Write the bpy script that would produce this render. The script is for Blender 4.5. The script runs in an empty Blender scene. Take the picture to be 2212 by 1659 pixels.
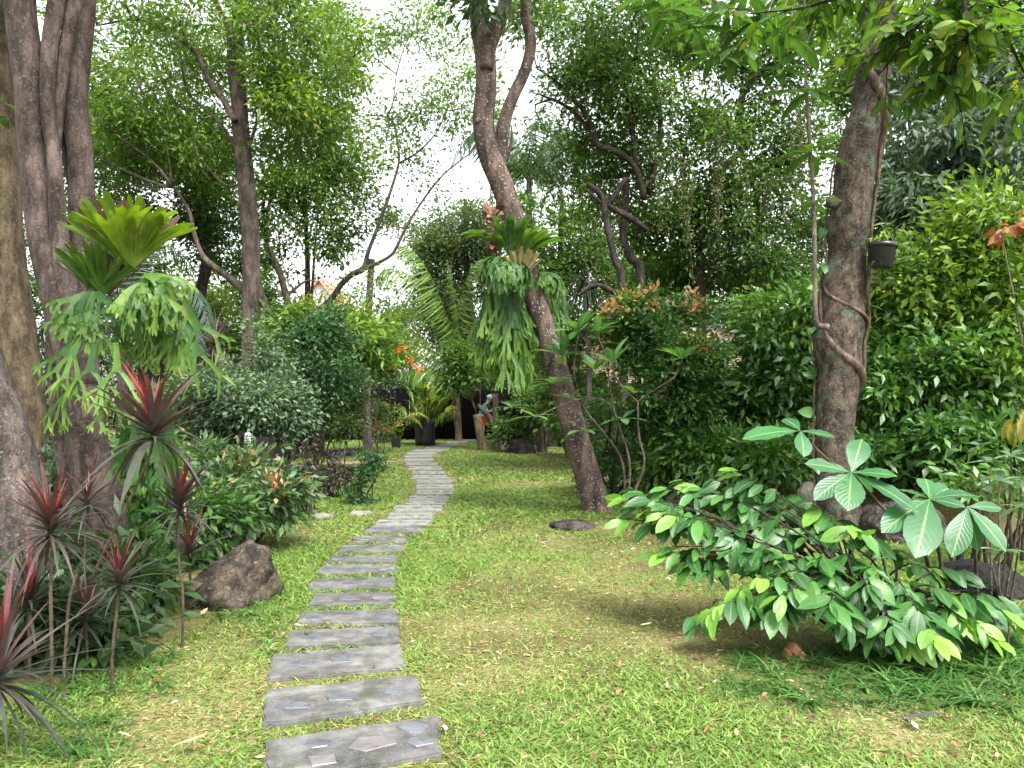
import bpy, bmesh, math, random
import numpy as np
from mathutils import Vector, noise as mnoise

S = bpy.context.scene
COL = S.collection
rad = math.radians

# ------------------------------------------------------------------ camera
EYE = 1.5
FPX, CX, CY, HOR = 1661.0, 1106.0, 829.5, 868.0      # the picture measured on a 2212 x 1659 grid
TH = math.atan((HOR - CY) / FPX)
cam_d = bpy.data.cameras.new('camera')
cam = bpy.data.objects.new('camera', cam_d)
COL.objects.link(cam)
cam.location = (0, 0, EYE)
cam.rotation_euler = (rad(90) + TH, 0, 0)
cam_d.sensor_fit = 'HORIZONTAL'
cam_d.sensor_width = 36
cam_d.lens = 36 * FPX / 2212
cam_d.clip_start = 0.05
cam_d.clip_end = 2000
S.camera = cam

# ------------------------------------------------------------------ sky and sun (bright overcast)
SUN_EL, SUN_ROT = rad(58), rad(150)
w = bpy.data.worlds.new('World')
S.world = w
w.use_nodes = True
nt = w.node_tree
bg = nt.nodes['Background']
sky = nt.nodes.new('ShaderNodeTexSky')
sky.sky_type = 'NISHITA'
sky.sun_disc = False
sky.sun_elevation = SUN_EL
sky.sun_rotation = SUN_ROT
sky.dust_density = 4.0
sky.air_density = 1.0
hs = nt.nodes.new('ShaderNodeHueSaturation')
hs.inputs['Saturation'].default_value = 0.16
nt.links.new(sky.outputs[0], hs.inputs['Color'])
nt.links.new(hs.outputs[0], bg.inputs[0])
bg.inputs[1].default_value = 0.15
sd = bpy.data.lights.new('sun', 'SUN')
sd.energy = 1.5
sd.angle = rad(20)
sd.color = (1.0, 0.97, 0.92)
so = bpy.data.objects.new('sun', sd)
COL.objects.link(so)
so.rotation_euler = (rad(90) - SUN_EL, 0, rad(180) - SUN_ROT)

vs = S.view_settings
vs.view_transform = 'Standard'
vs.look = 'None'
vs.gamma = 1
vs.use_curve_mapping = False
vs.exposure = 2.15
cy = S.cycles
cy.max_bounces = 7
cy.diffuse_bounces = 4
cy.glossy_bounces = 2
cy.transmission_bounces = 4
cy.transparent_max_bounces = 4
cy.use_denoising = True
cy.use_adaptive_sampling = True
cy.adaptive_threshold = 0.02
S.render.film_transparent = False

# ------------------------------------------------------------------ helpers
_s, _c = math.sin(TH), math.cos(TH)


def W(px, py, Z):
    u = (px - CX) / FPX
    v = (CY - py) / FPX
    d = np.array((u, _c - v * _s, _s + v * _c))
    return np.array((0, 0, EYE)) + d * (Z / d[1])


def G(px, py, z=0.0):
    u = (px - CX) / FPX
    v = (CY - py) / FPX
    d = np.array((u, _c - v * _s, _s + v * _c))
    return np.array((0, 0, EYE)) + d * ((z - EYE) / d[2])


def nrm(a):
    a = np.asarray(a, float)
    return a / (np.linalg.norm(a, axis=-1, keepdims=True) + 1e-9)


def smooth(t):
    t = np.clip(t, 0, 1)
    return t * t * (3 - 2 * t)


_vr = np.random.default_rng(5).random((64, 64))


def vnoise(x, y):
    x = np.asarray(x, float)
    y = np.asarray(y, float)
    xi = np.floor(x).astype(int)
    yi = np.floor(y).astype(int)
    fx = smooth(x - xi)
    fy = smooth(y - yi)
    a = _vr[xi % 64, yi % 64]
    b = _vr[(xi + 1) % 64, yi % 64]
    c = _vr[xi % 64, (yi + 1) % 64]
    d = _vr[(xi + 1) % 64, (yi + 1) % 64]
    return (a * (1 - fx) + b * fx) * (1 - fy) + (c * (1 - fx) + d * fx) * fy


def fbm(x, y):
    return .55 * vnoise(x, y) + .3 * vnoise(x * 2.3 + 7, y * 2.3 + 3) + .15 * vnoise(x * 5.1 + 1, y * 5.1 + 9)


def hgt(x, y):
    """height of the ground: a flat lawn, a low bank to the right at the back"""
    x = np.asarray(x, float)
    y = np.asarray(y, float)
    xb = np.interp(y, [7.5, 9.2, 11, 13, 18, 24, 60], [6.2, 3.7, 2.2, 1.7, 1.9, 2.2, 5])
    h = 0.95 * smooth((x - xb) / 2.6) * smooth((y - 7.2) / 2.0)
    lb = np.interp(y, [3, 6, 9, 14, 22], [-2.6, -3.0, -3.6, -5, -9])
    h = h + 0.25 * smooth((lb - x) / 1.5)
    return h + 0.03 * (fbm(x * .9 + 20, y * .9 + 20) - .5)


class MB:
    """collects faces for one mesh; lv holds (variation, distance from midrib, way along the leaf)"""

    def __init__(self):
        self.V, self.L, self.T, self.A, self.n = [], [], [], [], 0

    def add(self, V, loops, totals, A=None):
        V = np.asarray(V, float)
        if A is None:
            A = np.zeros((len(V), 3))
        self.V.append(V)
        self.L.append(np.asarray(loops, int) + self.n)
        self.T.append(np.asarray(totals, int))
        self.A.append(A)
        self.n += len(V)

    def build(self, name, mat, parent=None, smooth_=True):
        me = bpy.data.meshes.new(name)
        V = np.concatenate(self.V)
        L = np.concatenate(self.L)
        T = np.concatenate(self.T)
        A = np.concatenate(self.A)
        off = np.zeros(3)
        q = parent
        while q is not None:
            off = off + np.array(q.location)
            q = q.parent
        me.vertices.add(len(V))
        me.vertices.foreach_set('co', (V - off).ravel())
        me.loops.add(len(L))
        me.loops.foreach_set('vertex_index', L)
        me.polygons.add(len(T))
        me.polygons.foreach_set('loop_start', np.concatenate(([0], np.cumsum(T)[:-1])))
        me.polygons.foreach_set('loop_total', T)
        me.polygons.foreach_set('use_smooth', np.full(len(T), smooth_))
        at = me.attributes.new('lv', 'FLOAT_VECTOR', 'POINT')
        at.data.foreach_set('vector', A.ravel())
        me.update(calc_edges=True)
        me.validate()
        if mat:
            me.materials.append(mat)
        o = bpy.data.objects.new(name, me)
        COL.objects.link(o)
        if parent is not None:
            o.parent = parent
        return o


def tag(o, label=None, cat=None, group=None, kind=None):
    if label:
        o['label'] = label
    if cat:
        o['category'] = cat
    if group:
        o['group'] = group
    if kind:
        o['kind'] = kind
    return o


def thing(name, label, cat, loc, group=None):
    o = bpy.data.objects.new(name, None)
    o.empty_display_size = 0.1
    o.location = [float(v) for v in loc]
    COL.objects.link(o)
    return tag(o, label, cat, group)


def cr(P, n):
    """Catmull-Rom resample of a list of points (any dimension)"""
    P = np.asarray(P, float)
    if len(P) == 2:
        t = np.linspace(0, 1, n)[:, None]
        return P[0] * (1 - t) + P[1] * t
    Q = np.vstack([2 * P[0] - P[1], P, 2 * P[-1] - P[-2]])
    seg = np.linspace(0, len(P) - 1 - 1e-6, n)
    i = seg.astype(int)
    t = (seg - i)[:, None]
    a, b, c, d = Q[i], Q[i + 1], Q[i + 2], Q[i + 3]
    return .5 * (2 * b + (c - a) * t + (2 * a - 5 * b + 4 * c - d) * t ** 2 + (3 * b - a - 3 * c + d) * t ** 3)


def tube(M, P, R, sides=8, n=None, bump=0.0, freq=3, rng=None, var=0.5, flute=0):
    P = np.asarray(P, float)
    R = np.asarray(R, float)
    if R.ndim == 0:
        R = np.full(len(P), float(R))
    if n is None:
        n = len(P) if len(P) > 6 else len(P) * 3
    PR = cr(np.column_stack([P, R]), n)
    P, R = PR[:, :3], np.abs(PR[:, 3])
    T = nrm(np.gradient(P, axis=0))
    a = np.array((0, 0, 1.0)) if abs(T[0, 2]) < .9 else np.array((1.0, 0, 0))
    U = np.zeros_like(P)
    u = nrm(np.cross(T[0], a))
    for i in range(n):
        u = u - T[i] * np.dot(u, T[i])
        u = u / (np.linalg.norm(u) + 1e-9)
        U[i] = u
    Vv = np.cross(T, U)
    ph = np.linspace(0, 2 * math.pi, sides, endpoint=False)
    rr = np.repeat(R[:, None], sides, 1)
    if bump and rng is not None:
        s = np.concatenate(([0], np.cumsum(np.linalg.norm(np.diff(P, axis=0), axis=1))))
        for k in range(1, 6):
            rr = rr * (1 + bump / k ** .5 * np.sin(((k % 4) + (flute if k % 2 else 0)) * ph[None, :] + rng.random() * 6.3 +
                                                   s[:, None] * freq * (rng.random() - .3) * k / (R.mean() * 14 + .15)))
    V = P[:, None] + rr[..., None] * (np.cos(ph)[None, :, None] * U[:, None] + np.sin(ph)[None, :, None] * Vv[:, None])
    V = V.reshape(-1, 3)
    i = np.arange(n - 1)[:, None] * sides
    j = np.arange(sides)[None, :]
    j2 = (j + 1) % sides
    q = np.stack([i + j, i + j2, i + sides + j2, i + sides + j], -1).reshape(-1)
    A = np.zeros((len(V), 3))
    A[:, 0] = var
    A[:, 2] = np.repeat(np.linspace(0, 1, n), sides)
    A[:, 1] = 1
    V = np.vstack([V, P[0], P[-1]])
    A = np.vstack([A, A[0], A[-1]])
    c0, c1 = n * sides, n * sides + 1
    jj = np.arange(sides)
    caps = np.concatenate([np.stack([np.full(sides, c0), (jj + 1) % sides, jj], -1).ravel(),
                           np.stack([np.full(sides, c1), (n - 1) * sides + jj, (n - 1) * sides + (jj + 1) % sides], -1).ravel()])
    M.add(V, np.concatenate([q, caps]), np.concatenate([np.full((n - 1) * sides, 4), np.full(2 * sides, 3)]), A)
    return P


def leafT(n=2, w=.38, fold=.12, droop=.2, obov=.45, wav=0.0):
    """leaf of unit length along +Y, normal +Z"""
    if n == 1:
        V = np.array([(0, 0, 0), (-w / 2, obov, fold * w), (0, 1, -droop), (w / 2, obov, fold * w)])
        A = np.array([(0, 0, 0), (0, 1, obov), (0, 0, 1), (0, 1, obov)])
        return V, np.array([0, 3, 2, 0, 2, 1]), np.array([3, 3]), A
    V = [(0, 0, 0)]
    A = [(0, 0, 0)]
    for i in range(1, n):
        t = i / n
        k = math.log(.5) / math.log(obov)
        ww = w / 2 * math.sin(math.pi * t ** k) ** .75
        z = -droop * t * t
        wv = wav * w * (1 if i % 2 else -1)
        V += [(-ww, t, z + fold * ww + wv), (0, t, z), (ww, t, z + fold * ww - wv)]
        A += [(0, 1, t), (0, 0, t), (0, 1, t)]
    V.append((0, 1, -droop))
    A.append((0, 0, 1))
    L, T = [], []
    L += [0, 2, 1, 0, 3, 2]
    T += [3, 3]
    for i in range(n - 2):
        a = 1 + 3 * i
        L += [a, a + 1, a + 4, a + 3, a + 1, a + 2, a + 5, a + 4]
        T += [4, 4]
    a = 1 + 3 * (n - 2)
    tip = len(V) - 1
    L += [a, a + 1, tip, a + 1, a + 2, tip]
    T += [3, 3]
    return np.array(V), np.array(L), np.array(T), np.array(A)


def bladeT(n=3, w=.12, droop=.6):
    """strap or grass blade, arching over"""
    V, A = [], []
    for i in range(n):
        t = i / n
        ww = w / 2 * (1 - t ** 2.2) * (.75 + .5 * min(t * 3, 1) * .5)
        y = t - .12 * droop * t * t
        z = -droop * t * t
        V += [(-ww, y, z + ww * .3), (ww, y, z + ww * .3)]
        A += [(0, 1, t), (0, .0, t)]
    V.append((0, 1 - .12 * droop, -droop))
    A.append((0, .5, 1))
    L, T = [], []
    for i in range(n - 1):
        a = 2 * i
        L += [a, a + 1, a + 3, a + 2]
        T.append(4)
    a = 2 * (n - 1)
    L += [a, a + 1, len(V) - 1]
    T.append(3)
    return np.array(V), np.array(L), np.array(T), np.array(A)


def place(M, tmpl, pos, d, n, size, var, ws=None):
    V0, L0, T0, A0 = tmpl
    pos = np.atleast_2d(pos)
    N = len(pos)
    d = nrm(np.broadcast_to(d, (N, 3)))
    n = np.broadcast_to(n, (N, 3))
    x = nrm(np.cross(d, n))
    z = np.cross(x, d)
    size = np.broadcast_to(np.asarray(size, float), (N,))
    ws = np.ones(N) if ws is None else np.broadcast_to(ws, (N,))
    V = pos[:, None] + size[:, None, None] * (V0[None, :, 0:1] * ws[:, None, None] * x[:, None] + V0[None, :, 1:2] * d[:, None] + V0[None, :, 2:3] * z[:, None])
    k = len(V0)
    L = (L0[None, :] + (np.arange(N) * k)[:, None]).ravel()
    T = np.tile(T0, N)
    A = np.tile(A0[None], (N, 1, 1))
    A[:, :, 0] = np.broadcast_to(np.asarray(var, float), (N,))[:, None]
    M.add(V.reshape(-1, 3), L, T, A.reshape(-1, 3))


# ------------------------------------------------------------------ materials
def newmat(name):
    m = bpy.data.materials.new(name)
    m.use_nodes = True
    nt = m.node_tree
    for n in list(nt.nodes):
        nt.nodes.remove(n)
    return m, nt


def N(nt, t, **kw):
    n = nt.nodes.new(t)
    for k, v in kw.items():
        setattr(n, k, v)
    return n


def ramp(nt, stops, fac):
    r = N(nt, 'ShaderNodeValToRGB')
    e = r.color_ramp.elements
    while len(e) > 1:
        e.remove(e[0])
    e[0].position = stops[0][0]
    e[0].color = (*stops[0][1], 1)
    for p, c in stops[1:]:
        q = e.new(p)
        q.color = (*c, 1)
    nt.links.new(fac, r.inputs[0])
    return r.outputs[0]


def leaf_mat(name, stops, rough=.42, trans=.38, spec=.4, rib=None, mott=.25, tcol=(1.25, 1.35, .55), veins=False):
    m, nt = newmat(name)
    at = N(nt, 'ShaderNodeAttribute', attribute_name='lv')
    sp = N(nt, 'ShaderNodeSeparateXYZ')
    nt.links.new(at.outputs['Vector'], sp.inputs[0])
    col = ramp(nt, stops, sp.outputs[0])
    tc = N(nt, 'ShaderNodeTexCoord')
    no = N(nt, 'ShaderNodeTexNoise')
    no.inputs['Scale'].default_value = 14
    no.inputs['Detail'].default_value = 4
    nt.links.new(tc.outputs['Object'], no.inputs['Vector'])
    mp = N(nt, 'ShaderNodeMapRange')
    mp.inputs['From Min'].default_value = .3
    mp.inputs['From Max'].default_value = .7
    mp.inputs['To Min'].default_value = 1 - mott
    mp.inputs['To Max'].default_value = 1 + mott
    nt.links.new(no.outputs[0], mp.inputs[0])
    vm = N(nt, 'ShaderNodeVectorMath', operation='SCALE')
    nt.links.new(col, vm.inputs[0])
    nt.links.new(mp.outputs[0], vm.inputs['Scale'])
    col = vm.outputs[0]
    if rib:
        lt = N(nt, 'ShaderNodeMath', operation='LESS_THAN')
        lt.inputs[1].default_value = .075
        nt.links.new(sp.outputs[1], lt.inputs[0])
        mx = N(nt, 'ShaderNodeMix', data_type='RGBA')
        nt.links.new(lt.outputs[0], mx.inputs[0])
        nt.links.new(col, mx.inputs[6])
        mx.inputs[7].default_value = (*rib, 1)
        col = mx.outputs[2]
    bs = N(nt, 'ShaderNodeBsdfPrincipled')
    bs.inputs['Roughness'].default_value = rough
    bs.inputs['Specular IOR Level'].default_value = spec
    nt.links.new(col, bs.inputs['Base Color'])
    if veins:
        # side veins: ridges running obliquely from the midrib
        ma = N(nt, 'ShaderNodeMath', operation='MULTIPLY_ADD')
        nt.links.new(sp.outputs[1], ma.inputs[0])
        ma.inputs[1].default_value = -.28
        nt.links.new(sp.outputs[2], ma.inputs[2])
        mu = N(nt, 'ShaderNodeMath', operation='MULTIPLY')
        mu.inputs[1].default_value = 62
        nt.links.new(ma.outputs[0], mu.inputs[0])
        si = N(nt, 'ShaderNodeMath', operation='SINE')
        nt.links.new(mu.outputs[0], si.inputs[0])
        ad = N(nt, 'ShaderNodeMath', operation='MULTIPLY_ADD')
        nt.links.new(si.outputs[0], ad.inputs[0])
        ad.inputs[1].default_value = .35
        nt.links.new(no.outputs[0], ad.inputs[2])
        bp = N(nt, 'ShaderNodeBump')
        bp.inputs['Strength'].default_value = .3
        bp.inputs['Distance'].default_value = .003
        nt.links.new(ad.outputs[0], bp.inputs['Height'])
        nt.links.new(bp.outputs[0], bs.inputs['Normal'])
    tr = N(nt, 'ShaderNodeBsdfTranslucent')
    tm = N(nt, 'ShaderNodeVectorMath', operation='MULTIPLY')
    tm.inputs[1].default_value = tcol
    nt.links.new(col, tm.inputs[0])
    nt.links.new(tm.outputs[0], tr.inputs['Color'])
    mx = N(nt, 'ShaderNodeMixShader')
    mx.inputs[0].default_value = trans
    nt.links.new(bs.outputs[0], mx.inputs[1])
    nt.links.new(tr.outputs[0], mx.inputs[2])
    out = N(nt, 'ShaderNodeOutputMaterial')
    nt.links.new(mx.outputs[0], out.inputs['Surface'])
    return m


def bark_mat(name, c1, c2, spot=None, spot_amt=.5, scale=9, bump=.7, spot_scale=45, moss=None, stretch=.35, crack=True):
    m, nt = newmat(name)
    tc = N(nt, 'ShaderNodeTexCoord')
    mapn = N(nt, 'ShaderNodeMapping')
    mapn.inputs['Scale'].default_value = (1, 1, stretch)
    nt.links.new(tc.outputs['Object'], mapn.inputs[0])
    n1 = N(nt, 'ShaderNodeTexNoise')
    n1.inputs['Scale'].default_value = scale
    n1.inputs['Detail'].default_value = 8
    n1.inputs['Roughness'].default_value = .65
    nt.links.new(mapn.outputs[0], n1.inputs['Vector'])
    col = ramp(nt, [(.26, tuple(v * .65 for v in c1)), (.42, c1), (.6, c2), (.8, tuple(v * 1.25 for v in c2))], n1.outputs[0])
    n4 = N(nt, 'ShaderNodeTexNoise')
    n4.inputs['Scale'].default_value = 2.2
    n4.inputs['Detail'].default_value = 5
    n4.inputs['Roughness'].default_value = .7
    nt.links.new(tc.outputs['Object'], n4.inputs['Vector'])
    m4 = N(nt, 'ShaderNodeMapRange')
    m4.inputs['From Min'].default_value = .36
    m4.inputs['From Max'].default_value = .64
    m4.inputs['To Min'].default_value = .5
    m4.inputs['To Max'].default_value = 1.15
    nt.links.new(n4.outputs[0], m4.inputs[0])
    sc4 = N(nt, 'ShaderNodeVectorMath', operation='SCALE')
    nt.links.new(col, sc4.inputs[0])
    nt.links.new(m4.outputs[0], sc4.inputs['Scale'])
    col = sc4.outputs[0]
    n2 = N(nt, 'ShaderNodeTexNoise')
    n2.inputs['Scale'].default_value = spot_scale
    n2.inputs['Detail'].default_value = 3
    nt.links.new(tc.outputs['Object'], n2.inputs['Vector'])

    def over(col, fac, c):
        mx = N(nt, 'ShaderNodeMix', data_type='RGBA')
        nt.links.new(fac, mx.inputs[0])
        nt.links.new(col, mx.inputs[6])
        mx.inputs[7].default_value = (*c, 1)
        return mx.outputs[2]
    if spot:
        mr = N(nt, 'ShaderNodeMapRange')
        mr.inputs['From Min'].default_value = .6
        mr.inputs['From Max'].default_value = .68
        mr.inputs['To Max'].default_value = spot_amt
        nt.links.new(n2.outputs[0], mr.inputs[0])
        col = over(col, mr.outputs[0], spot)
    if moss:
        n3 = N(nt, 'ShaderNodeTexNoise')
        n3.inputs['Scale'].default_value = 5
        n3.inputs['Detail'].default_value = 6
        n3.inputs['Roughness'].default_value = .7
        nt.links.new(tc.outputs['Object'], n3.inputs['Vector'])
        mr = N(nt, 'ShaderNodeMapRange')
        mr.inputs['From Min'].default_value = .54
        mr.inputs['From Max'].default_value = .66
        mr.inputs['To Max'].default_value = .75
        nt.links.new(n3.outputs[0], mr.inputs[0])
        col = over(col, mr.outputs[0], moss)
    vo = N(nt, 'ShaderNodeTexVoronoi', feature='DISTANCE_TO_EDGE')
    vo.inputs['Scale'].default_value = scale * 2.4
    wn = N(nt, 'ShaderNodeVectorMath', operation='MULTIPLY_ADD')
    nt.links.new(n2.outputs['Color'], wn.inputs[0])
    wn.inputs[1].default_value = (.06, .06, .06)
    nt.links.new(mapn.outputs[0], wn.inputs[2])
    nt.links.new(wn.outputs[0], vo.inputs['Vector'])
    cm = N(nt, 'ShaderNodeMapRange')
    cm.inputs['From Max'].default_value = .09
    cm.inputs['To Min'].default_value = .62
    nt.links.new(vo.outputs['Distance'], cm.inputs[0])
    sc5 = N(nt, 'ShaderNodeVectorMath', operation='SCALE')
    nt.links.new(col, sc5.inputs[0])
    nt.links.new(cm.outputs[0], sc5.inputs['Scale'])
    if crack:
        col = sc5.outputs[0]
    bs = N(nt, 'ShaderNodeBsdfPrincipled')
    bs.inputs['Roughness'].default_value = .85
    bs.inputs['Specular IOR Level'].default_value = .25
    nt.links.new(col, bs.inputs['Base Color'])
    add = N(nt, 'ShaderNodeMath', operation='MULTIPLY_ADD')
    nt.links.new(n2.outputs[0], add.inputs[0])
    add.inputs[1].default_value = .22
    if crack:
        a2 = N(nt, 'ShaderNodeMath', operation='MULTIPLY_ADD')
        nt.links.new(cm.outputs[0], a2.inputs[0])
        a2.inputs[1].default_value = .5
        nt.links.new(n1.outputs[0], a2.inputs[2])
        nt.links.new(a2.outputs[0], add.inputs[2])
    else:
        nt.links.new(n1.outputs[0], add.inputs[2])
    bp = N(nt, 'ShaderNodeBump')
    bp.inputs['Strength'].default_value = bump
    bp.inputs['Distance'].default_value = .03
    nt.links.new(add.outputs[0], bp.inputs['Height'])
    nt.links.new(bp.outputs[0], bs.inputs['Normal'])
    out = N(nt, 'ShaderNodeOutputMaterial')
    nt.links.new(bs.outputs[0], out.inputs['Surface'])
    return m


def solid_mat(name, c1, c2=None, rough=.6, scale=8, spec=.4, bump=0.0, metallic=0, bscale=30):
    m, nt = newmat(name)
    tc = N(nt, 'ShaderNodeTexCoord')
    n1 = N(nt, 'ShaderNodeTexNoise')
    n1.inputs['Scale'].default_value = scale
    n1.inputs['Detail'].default_value = 6
    n1.inputs['Roughness'].default_value = .65
    nt.links.new(tc.outputs['Object'], n1.inputs['Vector'])
    col = ramp(nt, [(.3, c1), (.7, c2 or tuple(v * .8 for v in c1))], n1.outputs[0])
    bs = N(nt, 'ShaderNodeBsdfPrincipled')
    bs.inputs['Roughness'].default_value = rough
    bs.inputs['Specular IOR Level'].default_value = spec
    bs.inputs['Metallic'].default_value = metallic
    nt.links.new(col, bs.inputs['Base Color'])
    if bump:
        n2 = N(nt, 'ShaderNodeTexNoise')
        n2.inputs['Scale'].default_value = bscale
        n2.inputs['Detail'].default_value = 6
        nt.links.new(tc.outputs['Object'], n2.inputs['Vector'])
        bp = N(nt, 'ShaderNodeBump')
        bp.inputs['Strength'].default_value = bump
        bp.inputs['Distance'].default_value = .02
        nt.links.new(n2.outputs[0], bp.inputs['Height'])
        nt.links.new(bp.outputs[0], bs.inputs['Normal'])
    out = N(nt, 'ShaderNodeOutputMaterial')
    nt.links.new(bs.outputs[0], out.inputs['Surface'])
    return m


GRN = [(0, (.022, .055, .014)), (.4, (.05, .105, .022)), (.8, (.09, .165, .032)), (1, (.16, .22, .04))]
M_CAN = leaf_mat('canopy_leaf', [(0, (.03, .065, .018)), (.4, (.06, .12, .025)), (.8, (.1, .18, .03)), (.93, (.17, .23, .04)), (1, (.24, .2, .05))], trans=.5)
M_LIGHT = leaf_mat('light_leaf', [(0, (.05, .1, .02)), (.5, (.1, .18, .03)), (.95, (.2, .27, .04)), (1, (.28, .25, .05))], trans=.5)
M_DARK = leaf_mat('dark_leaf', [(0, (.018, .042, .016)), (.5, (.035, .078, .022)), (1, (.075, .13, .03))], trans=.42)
M_SMALL = leaf_mat('fine_leaf', [(0, (.03, .06, .02)), (.6, (.07, .11, .028)), (1, (.15, .17, .045))], trans=.45)
M_HEDGE = leaf_mat('hedge_leaf', [(0, (.026, .075, .018)), (.5, (.058, .145, .026)), (.85, (.11, .22, .034)), (1, (.22, .3, .045))], trans=.34, rough=.38)
M_HEDGEL = leaf_mat('bright_hedge_leaf', [(0, (.03, .08, .018)), (.4, (.08, .17, .025)), (.8, (.17, .27, .035)), (1, (.27, .34, .045))], trans=.36, rough=.4)
M_SILV = leaf_mat('grey_green_leaf', [(0, (.035, .07, .035)), (.6, (.08, .14, .07)), (1, (.18, .25, .14))], trans=.25, rough=.45)
M_GREYG = leaf_mat('dull_long_leaf', [(0, (.022, .045, .025)), (.6, (.05, .085, .045)), (1, (.12, .16, .08))], trans=.35, rough=.45)
M_TOPIARY = leaf_mat('blue_green_leaf', [(0, (.022, .065, .026)), (.6, (.055, .13, .045)), (1, (.13, .22, .08))], trans=.3)
M_ORTIP = leaf_mat('orange_tip_leaf', [(0, (.022, .065, .016)), (.5, (.05, .125, .022)), (.84, (.12, .2, .035)), (.88, (.32, .26, .06)), (.93, (.5, .2, .09)), (1, (.55, .26, .18))], trans=.34, tcol=(1.2, 1.15, .6))
M_LOWTIP = leaf_mat('low_shrub_leaf', [(0, (.03, .07, .025)), (.5, (.065, .13, .045)), (.86, (.12, .19, .07)), (.9, (.4, .2, .1)), (1, (.5, .3, .16))], trans=.3, tcol=(1.2, 1.15, .6))
M_FORE = leaf_mat('glossy_leaf', [(0, (.016, .058, .014)), (.5, (.036, .12, .024)), (.8, (.065, .18, .03)), (1, (.16, .31, .035))], trans=.3, rough=.33, spec=.4, rib=(.075, .18, .045), veins=True, mott=.15)
M_BIG = leaf_mat('broad_leaf', [(0, (.02, .085, .03)), (1, (.04, .14, .042))], trans=.3, rough=.36, spec=.4, rib=(.13, .25, .07), veins=True, mott=.15)
M_FRANG = leaf_mat('frangipani_leaf', [(0, (.04, .11, .05)), (.6, (.07, .17, .07)), (1, (.15, .28, .06))], trans=.35, rough=.35, rib=(.16, .26, .1))
M_STAG = leaf_mat('staghorn_leaf', [(0, (.016, .055, .011)), (.5, (.036, .1, .016)), (1, (.11, .2, .025))], trans=.34, rough=.5, mott=.2)
M_SHIELD = leaf_mat('shield_frond', [(0, (.04, .1, .012)), (.5, (.085, .165, .016)), (1, (.16, .23, .02))], trans=.4, rough=.5, mott=.3)
M_SHIELDD = leaf_mat('dark_shield_frond', [(0, (.035, .085, .02)), (.6, (.06, .13, .025)), (1, (.13, .19, .03))], trans=.4, rough=.5, mott=.3)
M_CORD = leaf_mat('red_strap_leaf', [(0, (.05, .058, .045)), (.3, (.07, .05, .05)), (.6, (.085, .035, .033)), (.8, (.13, .026, .022)), (1, (.21, .035, .025))], trans=.25, rough=.35, tcol=(1.3, .8, .6), rib=None)
M_PALM = leaf_mat('palm_leaf', [(0, (.03, .075, .02)), (.5, (.07, .15, .03)), (1, (.2, .28, .06))], trans=.4, rough=.35)
M_PALMB = leaf_mat('far_palm_leaf', [(0, (.04, .075, .05)), (1, (.11, .16, .1))], trans=.35, rough=.4)
M_PALMY = leaf_mat('potted_palm_leaf', [(0, (.06, .14, .02)), (.5, (.15, .25, .035)), (1, (.4, .38, .06))], trans=.4, rough=.35)
M_VINE = leaf_mat('vine_leaf', [(0, (.035, .065, .018)), (1, (.14, .18, .05))], trans=.4)
M_GRASS = leaf_mat('lawn_blade', [(0, (.055, .12, .02)), (.3, (.11, .2, .03)), (.5, (.19, .28, .055)), (.62, (.25, .26, .085)), (.76, (.33, .27, .13)), (.9, (.27, .16, .08)), (1, (.48, .4, .26))], trans=.3, rough=.5, mott=.2, tcol=(1.1, 1.15, .7))
M_LITTER = leaf_mat('dead_leaf', [(0, (.07, .035, .02)), (.4, (.18, .085, .035)), (.75, (.33, .2, .09)), (1, (.55, .48, .36))], trans=.15, rough=.6, tcol=(1.1, 1, .7))
M_TUFT = leaf_mat('tall_grass_blade', [(0, (.03, .085, .018)), (.6, (.06, .15, .03)), (1, (.13, .23, .05))], trans=.35)
M_ORNG = leaf_mat('orange_petal', [(0, (.6, .12, .02)), (1, (.75, .25, .05))], trans=.3, tcol=(1.1, 1, .7))
M_DRAC = leaf_mat('dull_pink_strap', [(0, (.12, .09, .07)), (.6, (.24, .19, .17)), (1, (.34, .24, .16))], trans=.25, tcol=(1.1, 1, .8))
M_DEADPLANT = leaf_mat('blackish_leaf', [(0, (.015, .012, .01)), (1, (.05, .04, .03))], trans=.1)
M_BROWNF = leaf_mat('dry_frond', [(0, (.06, .03, .02)), (1, (.2, .1, .06))], trans=.1, rough=.7, tcol=(1.1, 1, .8))

B_PINK = bark_mat('pale_pinkish_bark', (.06, .043, .036), (.155, .115, .1), spot=(.26, .23, .2), spot_amt=.35, moss=None)
B_TAN = bark_mat('tan_bark', (.07, .05, .03), (.17, .13, .08), spot=(.25, .21, .15), spot_amt=.35)
B_GREY = bark_mat('grey_brown_bark', (.05, .04, .034), (.135, .108, .093), spot=(.28, .27, .25), spot_amt=.35)
B_DARK = bark_mat('dark_brown_bark', (.045, .034, .027), (.125, .092, .075), spot=(.2, .17, .14), spot_amt=.3)
B_LEAN = bark_mat('lichened_bark', (.05, .034, .027), (.14, .1, .08), spot=(.42, .4, .36), spot_amt=.65, spot_scale=34, stretch=.25)
B_STRANG = bark_mat('strangled_bark', (.035, .026, .019), (.135, .1, .072), spot=(.27, .25, .2), spot_amt=.6, scale=12, bump=.9, moss=(.1, .16, .105), spot_scale=60, stretch=.6)
B_VINE = bark_mat('vine_bark', (.08, .05, .035), (.2, .14, .1), scale=12)
B_TWIG = bark_mat('twig_bark', (.06, .045, .035), (.16, .12, .095), scale=12)
B_TWIGD = bark_mat('dark_twig_bark', (.02, .015, .012), (.06, .045, .035), scale=12)
B_LIMB = bark_mat('dark_limb_bark', (.018, .014, .011), (.055, .042, .033), spot=(.2, .17, .14), spot_amt=.3)
B_PALE = bark_mat('pale_thin_bark', (.1, .083, .068), (.2, .17, .14), scale=10, spot=(.45, .42, .38), spot_amt=.4)
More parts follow.
